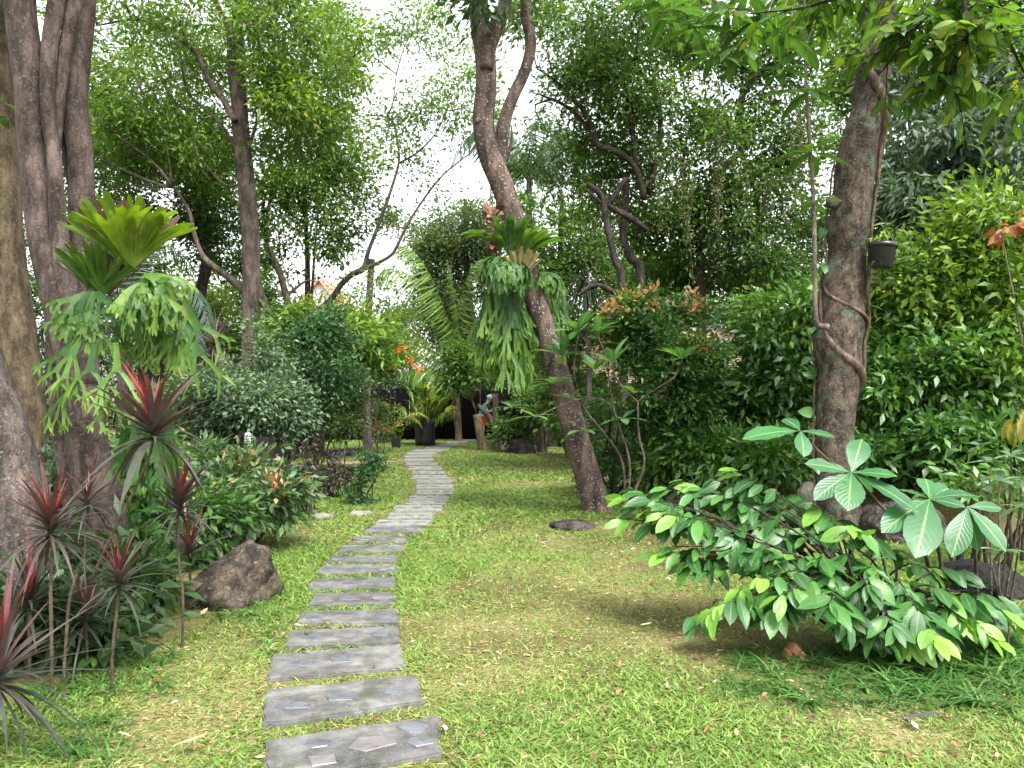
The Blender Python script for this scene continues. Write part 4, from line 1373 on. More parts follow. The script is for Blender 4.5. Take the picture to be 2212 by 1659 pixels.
# hedge at the right
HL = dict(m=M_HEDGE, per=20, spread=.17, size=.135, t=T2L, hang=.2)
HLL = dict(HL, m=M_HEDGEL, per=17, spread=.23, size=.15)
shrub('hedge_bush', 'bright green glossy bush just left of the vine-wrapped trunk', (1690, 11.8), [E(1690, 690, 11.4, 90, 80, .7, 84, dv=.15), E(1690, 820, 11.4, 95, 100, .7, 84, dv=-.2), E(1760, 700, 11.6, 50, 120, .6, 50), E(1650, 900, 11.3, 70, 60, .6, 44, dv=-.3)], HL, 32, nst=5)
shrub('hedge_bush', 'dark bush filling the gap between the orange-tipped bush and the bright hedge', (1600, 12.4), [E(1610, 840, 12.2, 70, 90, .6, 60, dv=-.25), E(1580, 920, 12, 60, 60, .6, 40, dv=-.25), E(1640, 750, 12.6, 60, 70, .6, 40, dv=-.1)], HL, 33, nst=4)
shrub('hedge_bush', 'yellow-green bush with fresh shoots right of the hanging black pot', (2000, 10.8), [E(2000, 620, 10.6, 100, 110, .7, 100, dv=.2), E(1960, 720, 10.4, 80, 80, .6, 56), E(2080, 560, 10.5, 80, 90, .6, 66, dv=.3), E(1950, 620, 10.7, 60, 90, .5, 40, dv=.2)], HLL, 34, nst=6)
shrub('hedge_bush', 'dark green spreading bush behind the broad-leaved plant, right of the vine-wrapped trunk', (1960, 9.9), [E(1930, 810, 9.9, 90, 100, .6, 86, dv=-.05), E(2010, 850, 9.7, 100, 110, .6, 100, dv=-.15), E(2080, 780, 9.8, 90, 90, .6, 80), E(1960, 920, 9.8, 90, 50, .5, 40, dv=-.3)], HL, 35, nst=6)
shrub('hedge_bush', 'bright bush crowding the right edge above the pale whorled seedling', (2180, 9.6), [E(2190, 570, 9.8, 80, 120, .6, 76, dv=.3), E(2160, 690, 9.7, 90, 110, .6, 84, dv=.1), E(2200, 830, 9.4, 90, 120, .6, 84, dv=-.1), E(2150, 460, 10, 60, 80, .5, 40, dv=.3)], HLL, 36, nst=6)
shrub('young_tree', 'slim shrub with long drooping grey-green leaves above the right hedge', (2080, 11.6), [E(1990, 420, 11.5, 80, 70, .5, 26), E(2100, 470, 11.4, 70, 70, .5, 26), E(1950, 510, 11.6, 60, 60, .5, 20), E(2180, 350, 11.4, 80, 80, .5, 26)], dict(m=M_GREYG, per=22, spread=.22, size=.2, t=T4N, hang=.7), 37, cat='shrub', nst=4)
shrub('red_leaved_shrub', 'few rusty orange leaves poking out at the right edge beside the bright bush', (2262, 9.0), [E(2175, 492, 9.2, 32, 14, .2, 5)], dict(m=leaf_mat('rust_leaf', [(0, (.2, .06, .02)), (1, (.36, .13, .03))], trans=.3), per=4, spread=.06, size=.2, t=T3L, hang=.1), 38, nst=2)
shrub('yellowing_shrub', 'drooping yellow-green leaves with brown edges hanging at the right edge', (2265, 7.2), [E(2195, 890, 7.2, 22, 36, .15, 4)], dict(m=leaf_mat('yellowing_leaf', [(0, (.16, .2, .03)), (.7, (.34, .3, .06)), (1, (.3, .17, .06))], trans=.35), per=4, spread=.06, size=.2, t=T3L, hang=1.2), 39, nst=1)

shrub('bank_shrub', 'low dark shrub spreading over the rocks between the orange-tipped bush and the bank', (1530, 10.9), [E(1500, 985, 10.9, 90, 40, .5, 40, dv=-.2), E(1600, 990, 10.7, 80, 40, .5, 36, dv=-.2), E(1690, 985, 10.4, 70, 40, .5, 30, dv=-.1)], dict(HL, per=18), 58, nst=6)
shrub('bank_shrub', 'weedy green growth on the bank behind the leaning tree foot', (1330, 13.2), [E(1280, 985, 13, 70, 34, .5, 30, dv=-.1), E(1360, 1000, 12.4, 70, 40, .5, 34), E(1420, 1020, 11.4, 50, 34, .4, 24)], dict(HL, per=22, size=.095), 59, nst=6)
shrub('bank_shrub', 'dark leafy growth along the foot of the right hedge behind the big purple rock', (2050, 8.9), [E(1900, 985, 9.3, 70, 40, .4, 30, dv=-.3), E(2050, 975, 8.9, 90, 50, .4, 44, dv=-.3), E(2170, 960, 8.6, 80, 70, .4, 44, dv=-.3)], dict(HL, per=18), 77, nst=6)
shrub('bank_shrub', 'leafy shrub in front of the faded pink tiled roof', (1520, 17), [E(1300, 740, 17, 80, 60, .7, 44), E(1500, 600, 17, 90, 60, .7, 44), E(1660, 600, 16.5, 90, 60, .7, 44), E(1390, 600, 17.5, 70, 60, .7, 34), E(1220, 760, 18, 60, 90, .7, 40), E(1250, 850, 17, 70, 70, .7, 44)], dict(m=M_CAN, per=34, spread=.24, size=.12, t=T1), 78, nst=7, stem_r=.03)
# left side shrubs
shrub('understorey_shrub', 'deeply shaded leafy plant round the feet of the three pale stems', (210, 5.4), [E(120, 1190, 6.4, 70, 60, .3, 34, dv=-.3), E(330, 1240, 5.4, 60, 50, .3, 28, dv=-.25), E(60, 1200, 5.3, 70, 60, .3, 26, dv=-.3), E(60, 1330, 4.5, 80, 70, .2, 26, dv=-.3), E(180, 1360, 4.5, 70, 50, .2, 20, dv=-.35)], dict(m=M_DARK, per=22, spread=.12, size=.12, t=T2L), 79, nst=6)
shrub('low_shrub', 'low shrub with peach-coloured young leaves beside the lawn, left of the stepping stones', (520, 8.4), [E(520, 1050, 8.0, 85, 62, .6, 70, tips=.3, tipz=-.2), E(590, 1080, 7.8, 50, 42, .45, 34, tips=.35, tipz=-.4), E(440, 990, 8.4, 66, 50, .5, 40, tips=.5), E(490, 1100, 7.6, 70, 30, .4, 30)], dict(m=M_LOWTIP, per=26, spread=.11, size=.1, t=T2L, hang=.2), 41, nst=7)
shrub('grey_green_shrub', 'wide mound of small grey-green leaves below the straight dark trunk', (540, 11.2), [E(540, 850, 11, 105, 60, .8, 90, dv=.15), E(450, 860, 11.2, 70, 55, .6, 55, dv=.2), E(620, 870, 11.2, 42, 50, .5, 40), E(540, 930, 11.2, 100, 40, .7, 46, dv=-.3), E(560, 760, 11.6, 36, 60, .3, 16, dv=.2)], dict(m=M_SILV, per=40, spread=.16, size=.07, t=T1, hang=.1), 42, nst=7)
shrub('clipped_tree', 'small standard tree with a thin straight stem and a rounded blue-green head', (685, 12.7), [E(700, 780, 12.7, 84, 92, .65, 150), E(690, 705, 12.8, 60, 34, .5, 30, dv=.3), E(740, 850, 12.7, 50, 40, .4, 30, dv=-.1)], dict(m=M_TOPIARY, per=24, spread=.15, size=.075, t=T1, hang=.1), 43, B_TWIGD, cat='tree', nst=1, stem_r=.05, splay=.01, leaf_name='crown')
shrub('broad_leaved_shrub', 'light green long-leaved shrub with orange flowers behind the small standard tree', (700, 15.6), [E(640, 710, 15.4, 80, 60, .8, 50, dv=.1), E(720, 725, 15.6, 90, 42, .8, 52, dv=.15), E(780, 740, 15.8, 60, 60, .7, 36), E(620, 800, 15.2, 70, 60, .7, 36, dv=-.1)], dict(m=M_HEDGEL, per=26, spread=.2, size=.19, t=T4N, hang=.1), 44, nst=6)
shrub('green_shrub', 'leafy yellow-green shrub right of the standard tree stem', (745, 14.5), [E(745, 890, 15.5, 42, 50, .5, 44, dv=-.1), E(640, 900, 13.5, 34, 40, .4, 20, dv=-.3)], dict(m=M_SMALL, per=40, spread=.14, size=.07, t=T1), 45, nst=5)
shrub('red_flowered_shrub', 'green shrub dotted with red-orange flowers behind the black plastic sheet', (800, 23), [E(785, 905, 24, 44, 34, .7, 44), E(838, 922, 28, 30, 24, .6, 20, dv=.2), E(740, 920, 23, 44, 32, .6, 30)], dict(m=M_CAN, per=40, spread=.24, size=.1, t=T1), 46, nst=5)
shrub('flame_bush', 'feathery lime-green bush with orange flowers left of the coconut palm', (810, 21), [E(830, 750, 21, 48, 48, .8, 54, dv=.3), E(860, 760, 21.5, 36, 30, .7, 24, dv=.2), E(790, 810, 21, 34, 44, .6, 26), E(850, 700, 22, 46, 30, .8, 24, dv=.3)], dict(m=M_LIGHT, per=60, spread=.25, size=.07, t=T1), 47, nst=5)
shrub('sparse_sapling', 'small sparse dark-leaved sapling standing on the lawn left of the path', (786, 11.3), [E(790, 1015, 11.3, 12, 46, .1, 12), E(758, 1050, 11.3, 16, 30, .1, 7), E(815, 1020, 11.3, 16, 30, .1, 6), E(782, 1075, 11.3, 32, 14, .2, 8)], dict(m=M_TOPIARY, per=34, spread=.05, size=.05, t=T1, hang=-.1), 48, B_TWIGD, nst=7, stem_r=.01, splay=.08)
for i, (px, Zf, h, lab) in enumerate([(655, 10.4, 110, 'leggy blackish plant with bare stems left of the standard tree'), (612, 9.8, 90, 'leggy dark-twigged plant beside the caged lamp'), (720, 12.0, 60, 'dark drooping dead sprig hanging beside the standard tree stem')]):
    yb = 868 + 1.5 * FPX / Zf
    shrub('bare_shrub', lab, (px, Zf), [E(px, yb - h, Zf, 34, 46, .25, 16), E(px + 8, yb - h * .5, Zf, 26, 30, .2, 8)], dict(m=M_DEADPLANT, per=9, spread=.1, size=.08, t=T1L, hang=.6), 50 + i, B_TWIGD, nst=9, stem_r=.012, splay=.12, connect=.9)
shrub('understorey_shrub', 'glossy-leaved shrub between the pale trunks at the left', (105, 8.5), [E(100, 990, 8.2, 60, 60, .5, 40), E(150, 1080, 7.4, 60, 70, .5, 44, dv=-.1), E(60, 900, 9, 50, 40, .4, 20), E(110, 930, 8.6, 40, 30, .3, 14, dv=.1)], dict(m=M_SILV, per=26, spread=.13, size=.09, t=T2L), 54, nst=5)
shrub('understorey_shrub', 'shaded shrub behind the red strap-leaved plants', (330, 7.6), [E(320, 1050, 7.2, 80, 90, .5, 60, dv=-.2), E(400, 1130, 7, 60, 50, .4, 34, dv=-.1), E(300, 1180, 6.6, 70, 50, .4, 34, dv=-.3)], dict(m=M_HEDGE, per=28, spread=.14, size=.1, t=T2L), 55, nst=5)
shrub('understorey_shrub', 'dense shrub in front of the low dark shed', (520, 16), [E(560, 780, 15.5, 60, 60, .6, 36, dv=-.1), E(420, 870, 14.5, 70, 50, .6, 40, dv=-.2), E(500, 760, 17, 70, 50, .6, 30)], dict(m=M_CAN, per=34, spread=.2, size=.09, t=T1), 56, nst=4)
shrub('understorey_shrub', 'mid-green shrub growing over the shed roof behind the straight trunk', (460, 23), [E(440, 650, 22, 120, 50, 1, 60, dv=.2), E(520, 620, 23, 90, 70, 1, 50, dv=.2), E(330, 640, 22, 90, 70, 1, 40), E(600, 680, 24, 70, 60, 1, 34, dv=.2)], dict(m=M_LIGHT, per=36, spread=.3, size=.12, t=T1), 57, nst=4)

# orange flowers of the flame bush and the broad-leaved shrub
for nm, cs in (('flame_bush', [(840, 735, 19.4), (870, 748, 19.6), (895, 790, 20), (905, 800, 20), (815, 750, 19.4), (828, 742, 19.3), (860, 760, 19.5), (795, 742, 19.2), (885, 775, 19.8), (845, 790, 19.4)]),
               ('broad_leaved_shrub', [(655, 698, 14.8), (685, 660, 14.9), (692, 720, 14.9), (720, 790, 15), (625, 703, 14.8), (740, 700, 15), (660, 745, 14.8)]),
               ('red_flowered_shrub', [(795, 905, 21.8), (812, 925, 22), (838, 928, 22.6), (770, 920, 21.5), (860, 915, 23.4)])):
    rt = bpy.data.objects[nm]
    M = MB()
    rg2 = np.random.default_rng(len(nm))
    for c in cs:
        p = W(*c)
        n = 26
        place(M, leafT(1, .7, .2, .1), p + rg2.normal(0, .06, (n, 3)) * np.array((1, 1, .6)), rg2.normal(0, 1, (n, 3)), rg2.normal(0, 1, (n, 3)), .06, rg2.random(n))
    M.build('blossoms', M_ORNG, rt)

# far thicket closing the view
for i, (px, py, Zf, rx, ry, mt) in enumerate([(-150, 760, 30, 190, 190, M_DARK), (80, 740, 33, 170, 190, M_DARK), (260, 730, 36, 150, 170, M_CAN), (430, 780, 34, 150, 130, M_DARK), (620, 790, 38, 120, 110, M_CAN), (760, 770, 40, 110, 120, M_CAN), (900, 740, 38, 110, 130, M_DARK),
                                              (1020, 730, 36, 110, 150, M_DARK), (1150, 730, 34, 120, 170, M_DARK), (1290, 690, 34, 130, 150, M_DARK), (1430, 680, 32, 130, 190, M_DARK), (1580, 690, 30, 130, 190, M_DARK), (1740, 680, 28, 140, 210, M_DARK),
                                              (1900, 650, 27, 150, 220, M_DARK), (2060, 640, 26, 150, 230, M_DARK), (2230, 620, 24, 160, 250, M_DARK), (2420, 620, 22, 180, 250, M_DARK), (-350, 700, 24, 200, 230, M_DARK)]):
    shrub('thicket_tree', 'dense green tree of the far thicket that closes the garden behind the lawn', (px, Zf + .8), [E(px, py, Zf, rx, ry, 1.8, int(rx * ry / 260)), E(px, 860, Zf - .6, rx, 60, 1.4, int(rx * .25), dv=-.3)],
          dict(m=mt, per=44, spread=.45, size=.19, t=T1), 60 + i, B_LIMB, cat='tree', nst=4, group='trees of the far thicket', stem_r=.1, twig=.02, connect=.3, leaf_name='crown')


# ------------------------------------------------------------------ staghorn ferns
def ribbon(M, P, wd, nr, var):
    """leaf ribbon along P with widths wd and facing normals nr"""
    P = np.asarray(P)
    n = len(P)
    T = nrm(np.gradient(P, axis=0))
    X_ = nrm(np.cross(T, nr))
    wd = np.asarray(wd)[:, None] / 2
    nn = nrm(np.cross(X_, T))
    V = np.stack([P - X_ * wd + nn * wd * .25, P, P + X_ * wd + nn * wd * .25], 1).reshape(-1, 3)
    A = np.zeros((3 * n, 3))
    A[:, 0] = var
    A[0::3, 1] = 1
    A[2::3, 1] = 1
    A[:, 2] = np.repeat(np.linspace(0, 1, n), 3)
    i = np.arange(n - 1)[:, None] * 3 + np.arange(2)[None, :]
    i = i.ravel()
    M.add(V, np.stack([i, i + 1, i + 4, i + 3], -1).ravel(), np.full(len(i), 4), A)


def antler(M, rng, p, d, nr, L, wd, depth, grav=.35, var=.5, ang=32):
    n = 5
    P = [np.array(p, float)]
    d = nrm(d)
    for k in range(n):
        d = nrm(d + np.array((0, 0, -grav / n)) + rng.normal(0, .05, 3))
        P.append(P[-1] + d * L / n)
    t = np.linspace(0, 1, n + 1)
    if depth == 0:
        ws = wd * np.array([.8, 1, .95, .8, .55, .08])
    else:
        ws = wd * np.array([.75, .8, .9, 1.0, 1.2, 1.5])
    ribbon(M, P, ws, nr, np.clip(var + rng.normal(0, .06), 0, 1))
    if depth > 0:
        k = 2 if rng.random() < .8 else 3
        ax = nrm(nr - d * np.dot(nr, d))
        sd = np.cross(ax, d)
        for j in range(k):
            s_ = (-1, 1, 0)[j]
            a = rad(s_ * (ang + rng.normal(0, 9)) + rng.normal(0, 6))
            dd = d * math.cos(a) + sd * math.sin(a)
            antler(M, rng, P[-1] - d * L * .06 + sd * s_ * wd * .35, dd, nrm(nr + rng.normal(0, .2, 3)), L * rng.uniform(.5, .85), wd * .72, depth - 1, grav * 1.15, np.clip(var + .12, 0, 1), ang)


def shield(M, rng, c, az, R, half, lean, lobes, var, cup=.5, deep=.4, notch=1.5):
    """upright fan frond: c foot, az azimuth it leans towards, half opening angle in degrees"""
    nu, nv = 30, 12
    o = np.array((math.cos(az), math.sin(az), 0))
    up = np.array((0, 0, 1.0))
    sd = np.cross(up, o)
    V, A = [], []
    ph = rng.random() * 6
    for i in range(nu * 3):
        a = rad(-half + 2 * half * i / (nu * 3 - 1))
        s_ = (a / rad(half))
        lob = 1 - deep * (.5 + .5 * math.cos(lobes * math.pi * (s_ + 1) + ph)) ** notch - .16 * (.5 + .5 * math.cos(lobes * 2.6 * math.pi * (s_ + 1) + ph * 2)) ** 3 - .04 * math.cos(23 * s_) - .1 * s_ * s_ + rng.normal(0, .015)
        for j in range(nv):
            r = R * lob * j / (nv - 1)
            t = r / R
            e = rad(90 - lean * (t ** 1.3) - 8)
            fan = math.sin(a) * r
            hgt_ = math.cos(a) * r
            p = c + sd * (fan * (1 + .1 * t)) + o * (hgt_ * math.cos(e) + cup * .12 * R * (1 - abs(s_)) * t) + up * hgt_ * math.sin(e) + o * .015 * math.sin(a * 26) * t
            V.append(p)
            A.append((var + .25 * (t - .5) + .1 * math.sin(a * 22), .5 + .5 * math.sin(a * 26), t))
    n_u = nu * 3
    ii = (np.arange(n_u - 1)[:, None] * nv + np.arange(nv - 1)[None, :]).ravel()
    M.add(np.array(V), np.stack([ii, ii + nv, ii + nv + 1, ii + 1], -1).ravel(), np.full(len(ii), 4), np.clip(np.array(A), 0, 1))


# fern on the left trunks
rng = np.random.default_rng(71)
c0 = W(272, 572, 5.25)
fr = thing('staghorn_fern', 'large lime-green staghorn fern growing on the three-stemmed tree, long forked fronds hanging below', 'fern', c0)
SM = MB()
for (px, py, az, R, half, lean, lob, vr_) in [(272, 575, -90, .5, 52, 14, 5, .62), (285, 578, -35, .52, 46, 40, 4, .8), (255, 578, -150, .46, 40, 34, 4, .55), (290, 580, -65, .46, 40, 30, 3, .9), (205, 636, -95, .37, 46, 16, 5, .1), (190, 632, -140, .34, 44, 22, 4, .05), (222, 640, -60, .33, 40, 18, 4, .15)]:
    shield(SM, rng, W(px, py, 5.22), rad(az), R, half, lean, lob, vr_, deep=.52, notch=5)
SM.build('shield_fronds', M_SHIELD, fr)
DM = MB()
for (px, py, az, R) in [(262, 590, -70, .5), (290, 585, -35, .5), (235, 640, -60, .34)]:
    shield(DM, rng, W(px, py, 5.36), rad(az), R, 40, 8, 5, .25, deep=.5, notch=3)
DM.build('dry_fronds', M_BROWNF, fr)
AM = MB()
cA = W(196, 645, 5.12)
cB = W(316, 605, 5.1)
for k in range(11):
    a = rad(rng.uniform(-190, 10))
    antler(AM, rng, cA + np.array((rng.uniform(-.05, .06), -.03, rng.uniform(-.06, .05))), (math.cos(a) * .8, -.35, -.25 + .5 * math.sin(a)), (rng.normal(0, .3), -1, .45), rng.uniform(.1, .16), .055, 3, .6, rng.uniform(.15, .6), 30)
for k in range(13):
    a = rad(rng.uniform(-170, 20))
    antler(AM, rng, cB + np.array((rng.uniform(-.06, .08), rng.uniform(-.05, .06), rng.uniform(-.06, .05))), (math.cos(a) * .9, -.3, .15 + .45 * math.sin(a)), (rng.normal(0, .3), -.8, .7), rng.uniform(.1, .16), .055, 3, .75, rng.uniform(.2, .95), 30)
for k in range(16):
    p = W(rng.uniform(240, 400), rng.uniform(640, 700), 5.25)
    antler(AM, rng, p, (rng.normal(0, .35), rng.normal(0, .15), -1), (rng.normal(0, .4), -1, .2), rng.uniform(.12, .18), .05, 3, .4, rng.uniform(.2, 1.0), 26)
for (px, py, dx, L, dep) in [(205, 740, -.1, .2, 3), (170, 720, -.7, .18, 3), (250, 740, .25, .2, 3), (190, 700, -.3, .24, 3), (395, 640, .5, .26, 3), (405, 690, .35, .26, 2), (150, 830, -.3, .14, 3), (215, 830, .3, .17, 3)]:
    antler(AM, rng, W(px, py, 5.05), (dx, -.1, -.8), (rng.normal(0, .2), -1, .25), L, .045, dep, .5, rng.uniform(.35, .7), 38)
for k in range(34):
    p = W(rng.uniform(268, 372), rng.uniform(850, 930), 5.5)
    antler(AM, rng, p, (rng.normal(0, .22), rng.normal(0, .15), -1), (rng.normal(0, .5), -1, .1), rng.uniform(.15, .26), .06, 2, .5, rng.uniform(.1, .8), 16)
AM.build('hanging_fronds', M_STAG, fr)

# fern on the leaning tree
rng = np.random.default_rng(72)
c1 = W(1100, 556, 10.35)
fr = thing('staghorn_fern', 'staghorn fern wrapped round the leaning tree, dark fan above a curtain of fronds', 'fern', c1)
SM = MB()
for (dx, dy, dz, az, R, half, lean, lob, vr_) in [(.05, -.1, .0, -85, .6, 40, 26, 4, .5), (.22, -.05, -.02, -45, .58, 36, 46, 4, .62), (-.2, -.05, .12, 190, .52, 30, 72, 3, .5), (.0, -.12, .0, -100, .52, 34, 20, 3, .4), (.28, .05, -.05, -10, .6, 30, 55, 3, .6), (-.12, -.1, .02, -130, .36, 34, 40, 3, .4)]:
    shield(SM, rng, c1 + np.array((dx, dy, dz)), rad(az), R, half, lean, lob, vr_, deep=.22)
SM.build('shield_fronds', M_SHIELDD, fr)
DM = MB()
for k in range(26):
    t = rng.random()
    p = W(1072 - 8 * t + rng.normal(0, 5), 545 - 95 * t, 10.3)
    a = rng.uniform(0, 6.28)
    antler(DM, rng, p, (math.cos(a) * .7, math.sin(a) * .7 - .2, rng.uniform(-.1, .9)), (rng.normal(0, .5), -1, .3), rng.uniform(.07, .14), .09, 1, .3, rng.random(), 40)
DM.build('dry_fronds', M_BROWNF, fr)
RM = MB()
shield(RM, rng, W(1128, 590, 10.15) + np.array((0, -.08, -.1)), rad(-80), .42, 40, 14, 2, .9, deep=.1)
RM.build('rusty_shield', leaf_mat('rusty_frond', [(0, (.14, .05, .02)), (.6, (.26, .12, .05)), (1, (.22, .2, .09))], trans=.15), fr)
AM = MB()
for k in range(46):
    a = rad(rng.uniform(-200, 20))
    p = W(1092 + 26 * math.cos(a), 572, 10.2) + np.array((0, -.1 + .1 * math.sin(a), rng.uniform(-.1, .08)))
    antler(AM, rng, p, (math.cos(a) * .75, math.sin(a) * .7, rng.uniform(-.3, .4)), (math.cos(a) * .5, math.sin(a) * .8, .9), rng.uniform(.14, .21), .075, 2, 1.5, rng.uniform(.1, .55), 26)
for k in range(150):
    t = rng.random()
    py_ = 628 + 85 * t * rng.random() ** .6
    p = W(1050 + 68 * rng.random() + .2 * (py_ - 628), py_, 10.35 + rng.uniform(-.2, .5))
    antler(AM, rng, p, (rng.normal(0, .22), rng.normal(0, .2), -1), (rng.normal(0, .6), -1, .15), rng.uniform(.22, .38), .08, 3, .5, np.clip(.2 + .5 * t + rng.normal(0, .15), 0, 1), 17)
for k in range(56):
    p = W(1176 + 30 * rng.random(), 590 + 150 * rng.random(), 11.0 + rng.uniform(-.1, .2))
    antler(AM, rng, p, (rng.normal(.15, .25), rng.normal(0, .25), -.9), (rng.normal(.3, .5), -1, .2), rng.uniform(.2, .32), .07, 2, .6, rng.uniform(.1, .7), 18)
for k in range(16):
    a = rad(rng.uniform(-100, 60))
    p = W(1176, 592, 10.6)
    antler(AM, rng, p, (math.cos(a), math.sin(a) * .6, rng.uniform(-.1, .5)), (math.cos(a) * .5, -.6, .8), rng.uniform(.16, .24), .08, 2, 1.3, rng.uniform(.2, .7), 26)
AM.build('hanging_fronds', M_STAG, fr)

# ------------------------------------------------------------------ red strap-leaved plants
def cordyline(label, head, Z, Rpx, canes, seed, n=46, hang=-15, lo=0.0, wd=.072, name='cordyline', mat=None, tmul=1.0, cat='plant', group='red strap-leaved plants'):
    rng = np.random.default_rng(seed)
    c = W(head[0], head[1], Z)
    foot = PX(canes[0], Z)[-1].copy()
    foot[2] = float(hgt(foot[0], foot[1]))
    r = thing(name, label, cat, foot, group)
    M = MB()
    R = Rpx * 1.15 * Z / FPX
    n = int(n * 1.45)
    for k in range(n):
        t = (k + .5) / n                    # 0 oldest, 1 youngest
        e = rad(hang + (86 - hang) * t ** .85 + rng.normal(0, 8))
        a = k * 2.39996 + rng.normal(0, .2)
        d = np.array((math.cos(a) * math.cos(e), math.sin(a) * math.cos(e), math.sin(e))) + rng.normal(0, .09, 3)
        L = R * rng.uniform(.65, 1.3) * (1 - .25 * abs(t - .5)) * tmul
        place(M, bladeT(8, wd * rng.uniform(.8, 1.2), rng.uniform(.2, .6) * (1.1 - .7 * t)), [c + np.array((0, 0, -.07 * (1 - t)))], d, np.array((-math.cos(a) * max(0, math.sin(e)), -math.sin(a) * max(0, math.sin(e)), math.cos(e) + .1)), L, np.clip(lo + (1 - lo) * t ** 3.2 * .95 + rng.normal(0, .13), 0, 1))
    T = MB()
    for i, cn in enumerate(canes):
        P = PX(cn, Z)
        P = np.vstack([P, P[-1]])
        P[-1, 2] = float(hgt(P[-1, 0], P[-1, 1])) - .05
        tube(T, P, .009 if i == 0 else .008, 7, n=30, bump=.07, freq=40, rng=rng)
    T.build('cane', B_CANE, r)
    M.build('rosette', mat or M_CORD, r)
    return r


cordyline('tallest red plant, crimson rosette on a slanting cane before the hanging fern', (332, 925), 4.5, 150, [[(332, 925), (322, 985), (280, 1080), (225, 1190), (190, 1290)]], 1, 44, -20, .1, .09)
cordyline('red plant with a scarlet heart at the left edge before the pale trunks', (110, 1130), 3.9, 125, [[(110, 1130), (112, 1190), (110, 1290), (112, 1420)], [(165, 1240), (150, 1300), (140, 1430)]], 2, 60, -28, .1)
cordyline('dull red plant between the low peach-tipped shrub and the tall crimson one', (385, 1085), 4.75, 105, [[(385, 1085), (384, 1150), (388, 1230), (395, 1290)]], 3, 50, -25, 0)
cordyline('small dark maroon plant on a bare cane right in front of the tree base', (258, 1245), 4.0, 90, [[(258, 1245), (254, 1300), (246, 1380), (242, 1430)]], 4, 46, -30, -.05)
cordyline('dark drooping red-edged plant spilling in at the bottom left corner', (-5, 1450), 3.25, 200, [[(-5, 1450), (-10, 1520), (-12, 1600)]], 5, 70, -45, 0, .05)
cordyline('small red plant half hidden at the foot of the leaning trunk by the left edge', (190, 1075), 4.9, 90, [[(190, 1075), (186, 1150), (180, 1250)]], 6, 30, -20, -.05)
cordyline('low dark maroon tuft between the two tall-caned red plants at the left', (62, 1290), 4.1, 125, [[(62, 1290), (62, 1340), (64, 1400)]], 11, 56, -20, -.1, .06)
cordyline('low dark strap-leaved tuft right of the broken bare cane at the left', (185, 1330), 4.3, 105, [[(185, 1330), (186, 1370), (188, 1420)]], 12, 50, -15, -.12, .055)
cordyline('dark strap-leaved tuft tucked behind the near brown rock', (410, 1190), 5.9, 105, [[(410, 1190), (410, 1230), (412, 1260)]], 13, 50, -10, -.12, .055)
cordyline('spiky dull pink plant under the shed roof, upper of two', (462, 742), 15.5, 66, [[(462, 742), (462, 850), (462, 960)]], 7, 60, -60, 0, .06, 'dracaena', M_DRAC, group='spiky plants by the shed')
cordyline('spiky greyish pink plant below the other one by the shed', (476, 812), 14.5, 58, [[(476, 812), (478, 900), (480, 1000)]], 8, 60, -60, -.1, .06, 'dracaena', M_DRAC, group='spiky plants by the shed')
cordyline('small far red spiky plant among the red-flowered shrubs', (798, 880), 21.5, 30, [[(798, 880), (798, 920), (798, 960)]], 9, 34, -20, .1, .09)

# ------------------------------------------------------------------ glossy foreground shrub
rng = np.random.default_rng(81)
foot = G(1885, 1395)
r_ = thing('glossy_shrub', 'spreading shrub of glossy oval leaves in the right foreground, lighter young leaves at its tips', 'shrub', foot)
TM, LM = MB(), MB()
t_f = leafT(7, .42, .14, .22, obov=.5, wav=.03)
t_f2 = leafT(7, .4, .3, .38, obov=.54, wav=.05)
ENDS = [(1352, 1105, 5.3), (1370, 1070, 5.4), (1350, 1130, 5.2), (1480, 1045, 5.4), (1600, 1060, 5.3), (1680, 1075, 5.3), (1640, 1420, 4.2) if False else (1540, 1330, 4.5), (1420, 1210, 5.0), (1395, 1085, 5.2), (1440, 1062, 5.3), (1500, 1062, 5.3), (1545, 1045, 5.2), (1430, 1120, 5.1), (1450, 1190, 5.0), (1490, 1225, 4.95), (1545, 1170, 5.0), (1590, 1200, 4.8), (1620, 1090, 5.2), (1570, 1110, 5.2), (1660, 1150, 5.0), (1705, 1110, 5.2),
        (1740, 1160, 4.9), (1790, 1125, 5.0), (1560, 1320, 4.5), (1600, 1285, 4.6), (1680, 1300, 4.4), (1740, 1270, 4.5), (1790, 1320, 4.25), (1820, 1355, 4.2), (1830, 1210, 4.6), (1870, 1165, 4.7), (1880, 1240, 4.5), (1850, 1290, 4.35),
        (1930, 1360, 4.25), (1900, 1390, 4.25), (1960, 1290, 4.45), (1990, 1340, 4.3), (2050, 1300, 4.5), (2080, 1350, 4.35), (2130, 1320, 4.5), (2190, 1340, 4.6), (2010, 1240, 4.8), (2090, 1250, 4.9), (1700, 1220, 4.7), (1640, 1230, 4.7),
        (1960, 1390, 4.3), (2030, 1390, 4.35), (1770, 1220, 4.6), (2150, 1390, 4.5), (1920, 1200, 4.8), (1660, 1335, 4.45), (1520, 1250, 4.85), (1480, 1150, 5.1), (1800, 1260, 4.5)]
TIPS = []
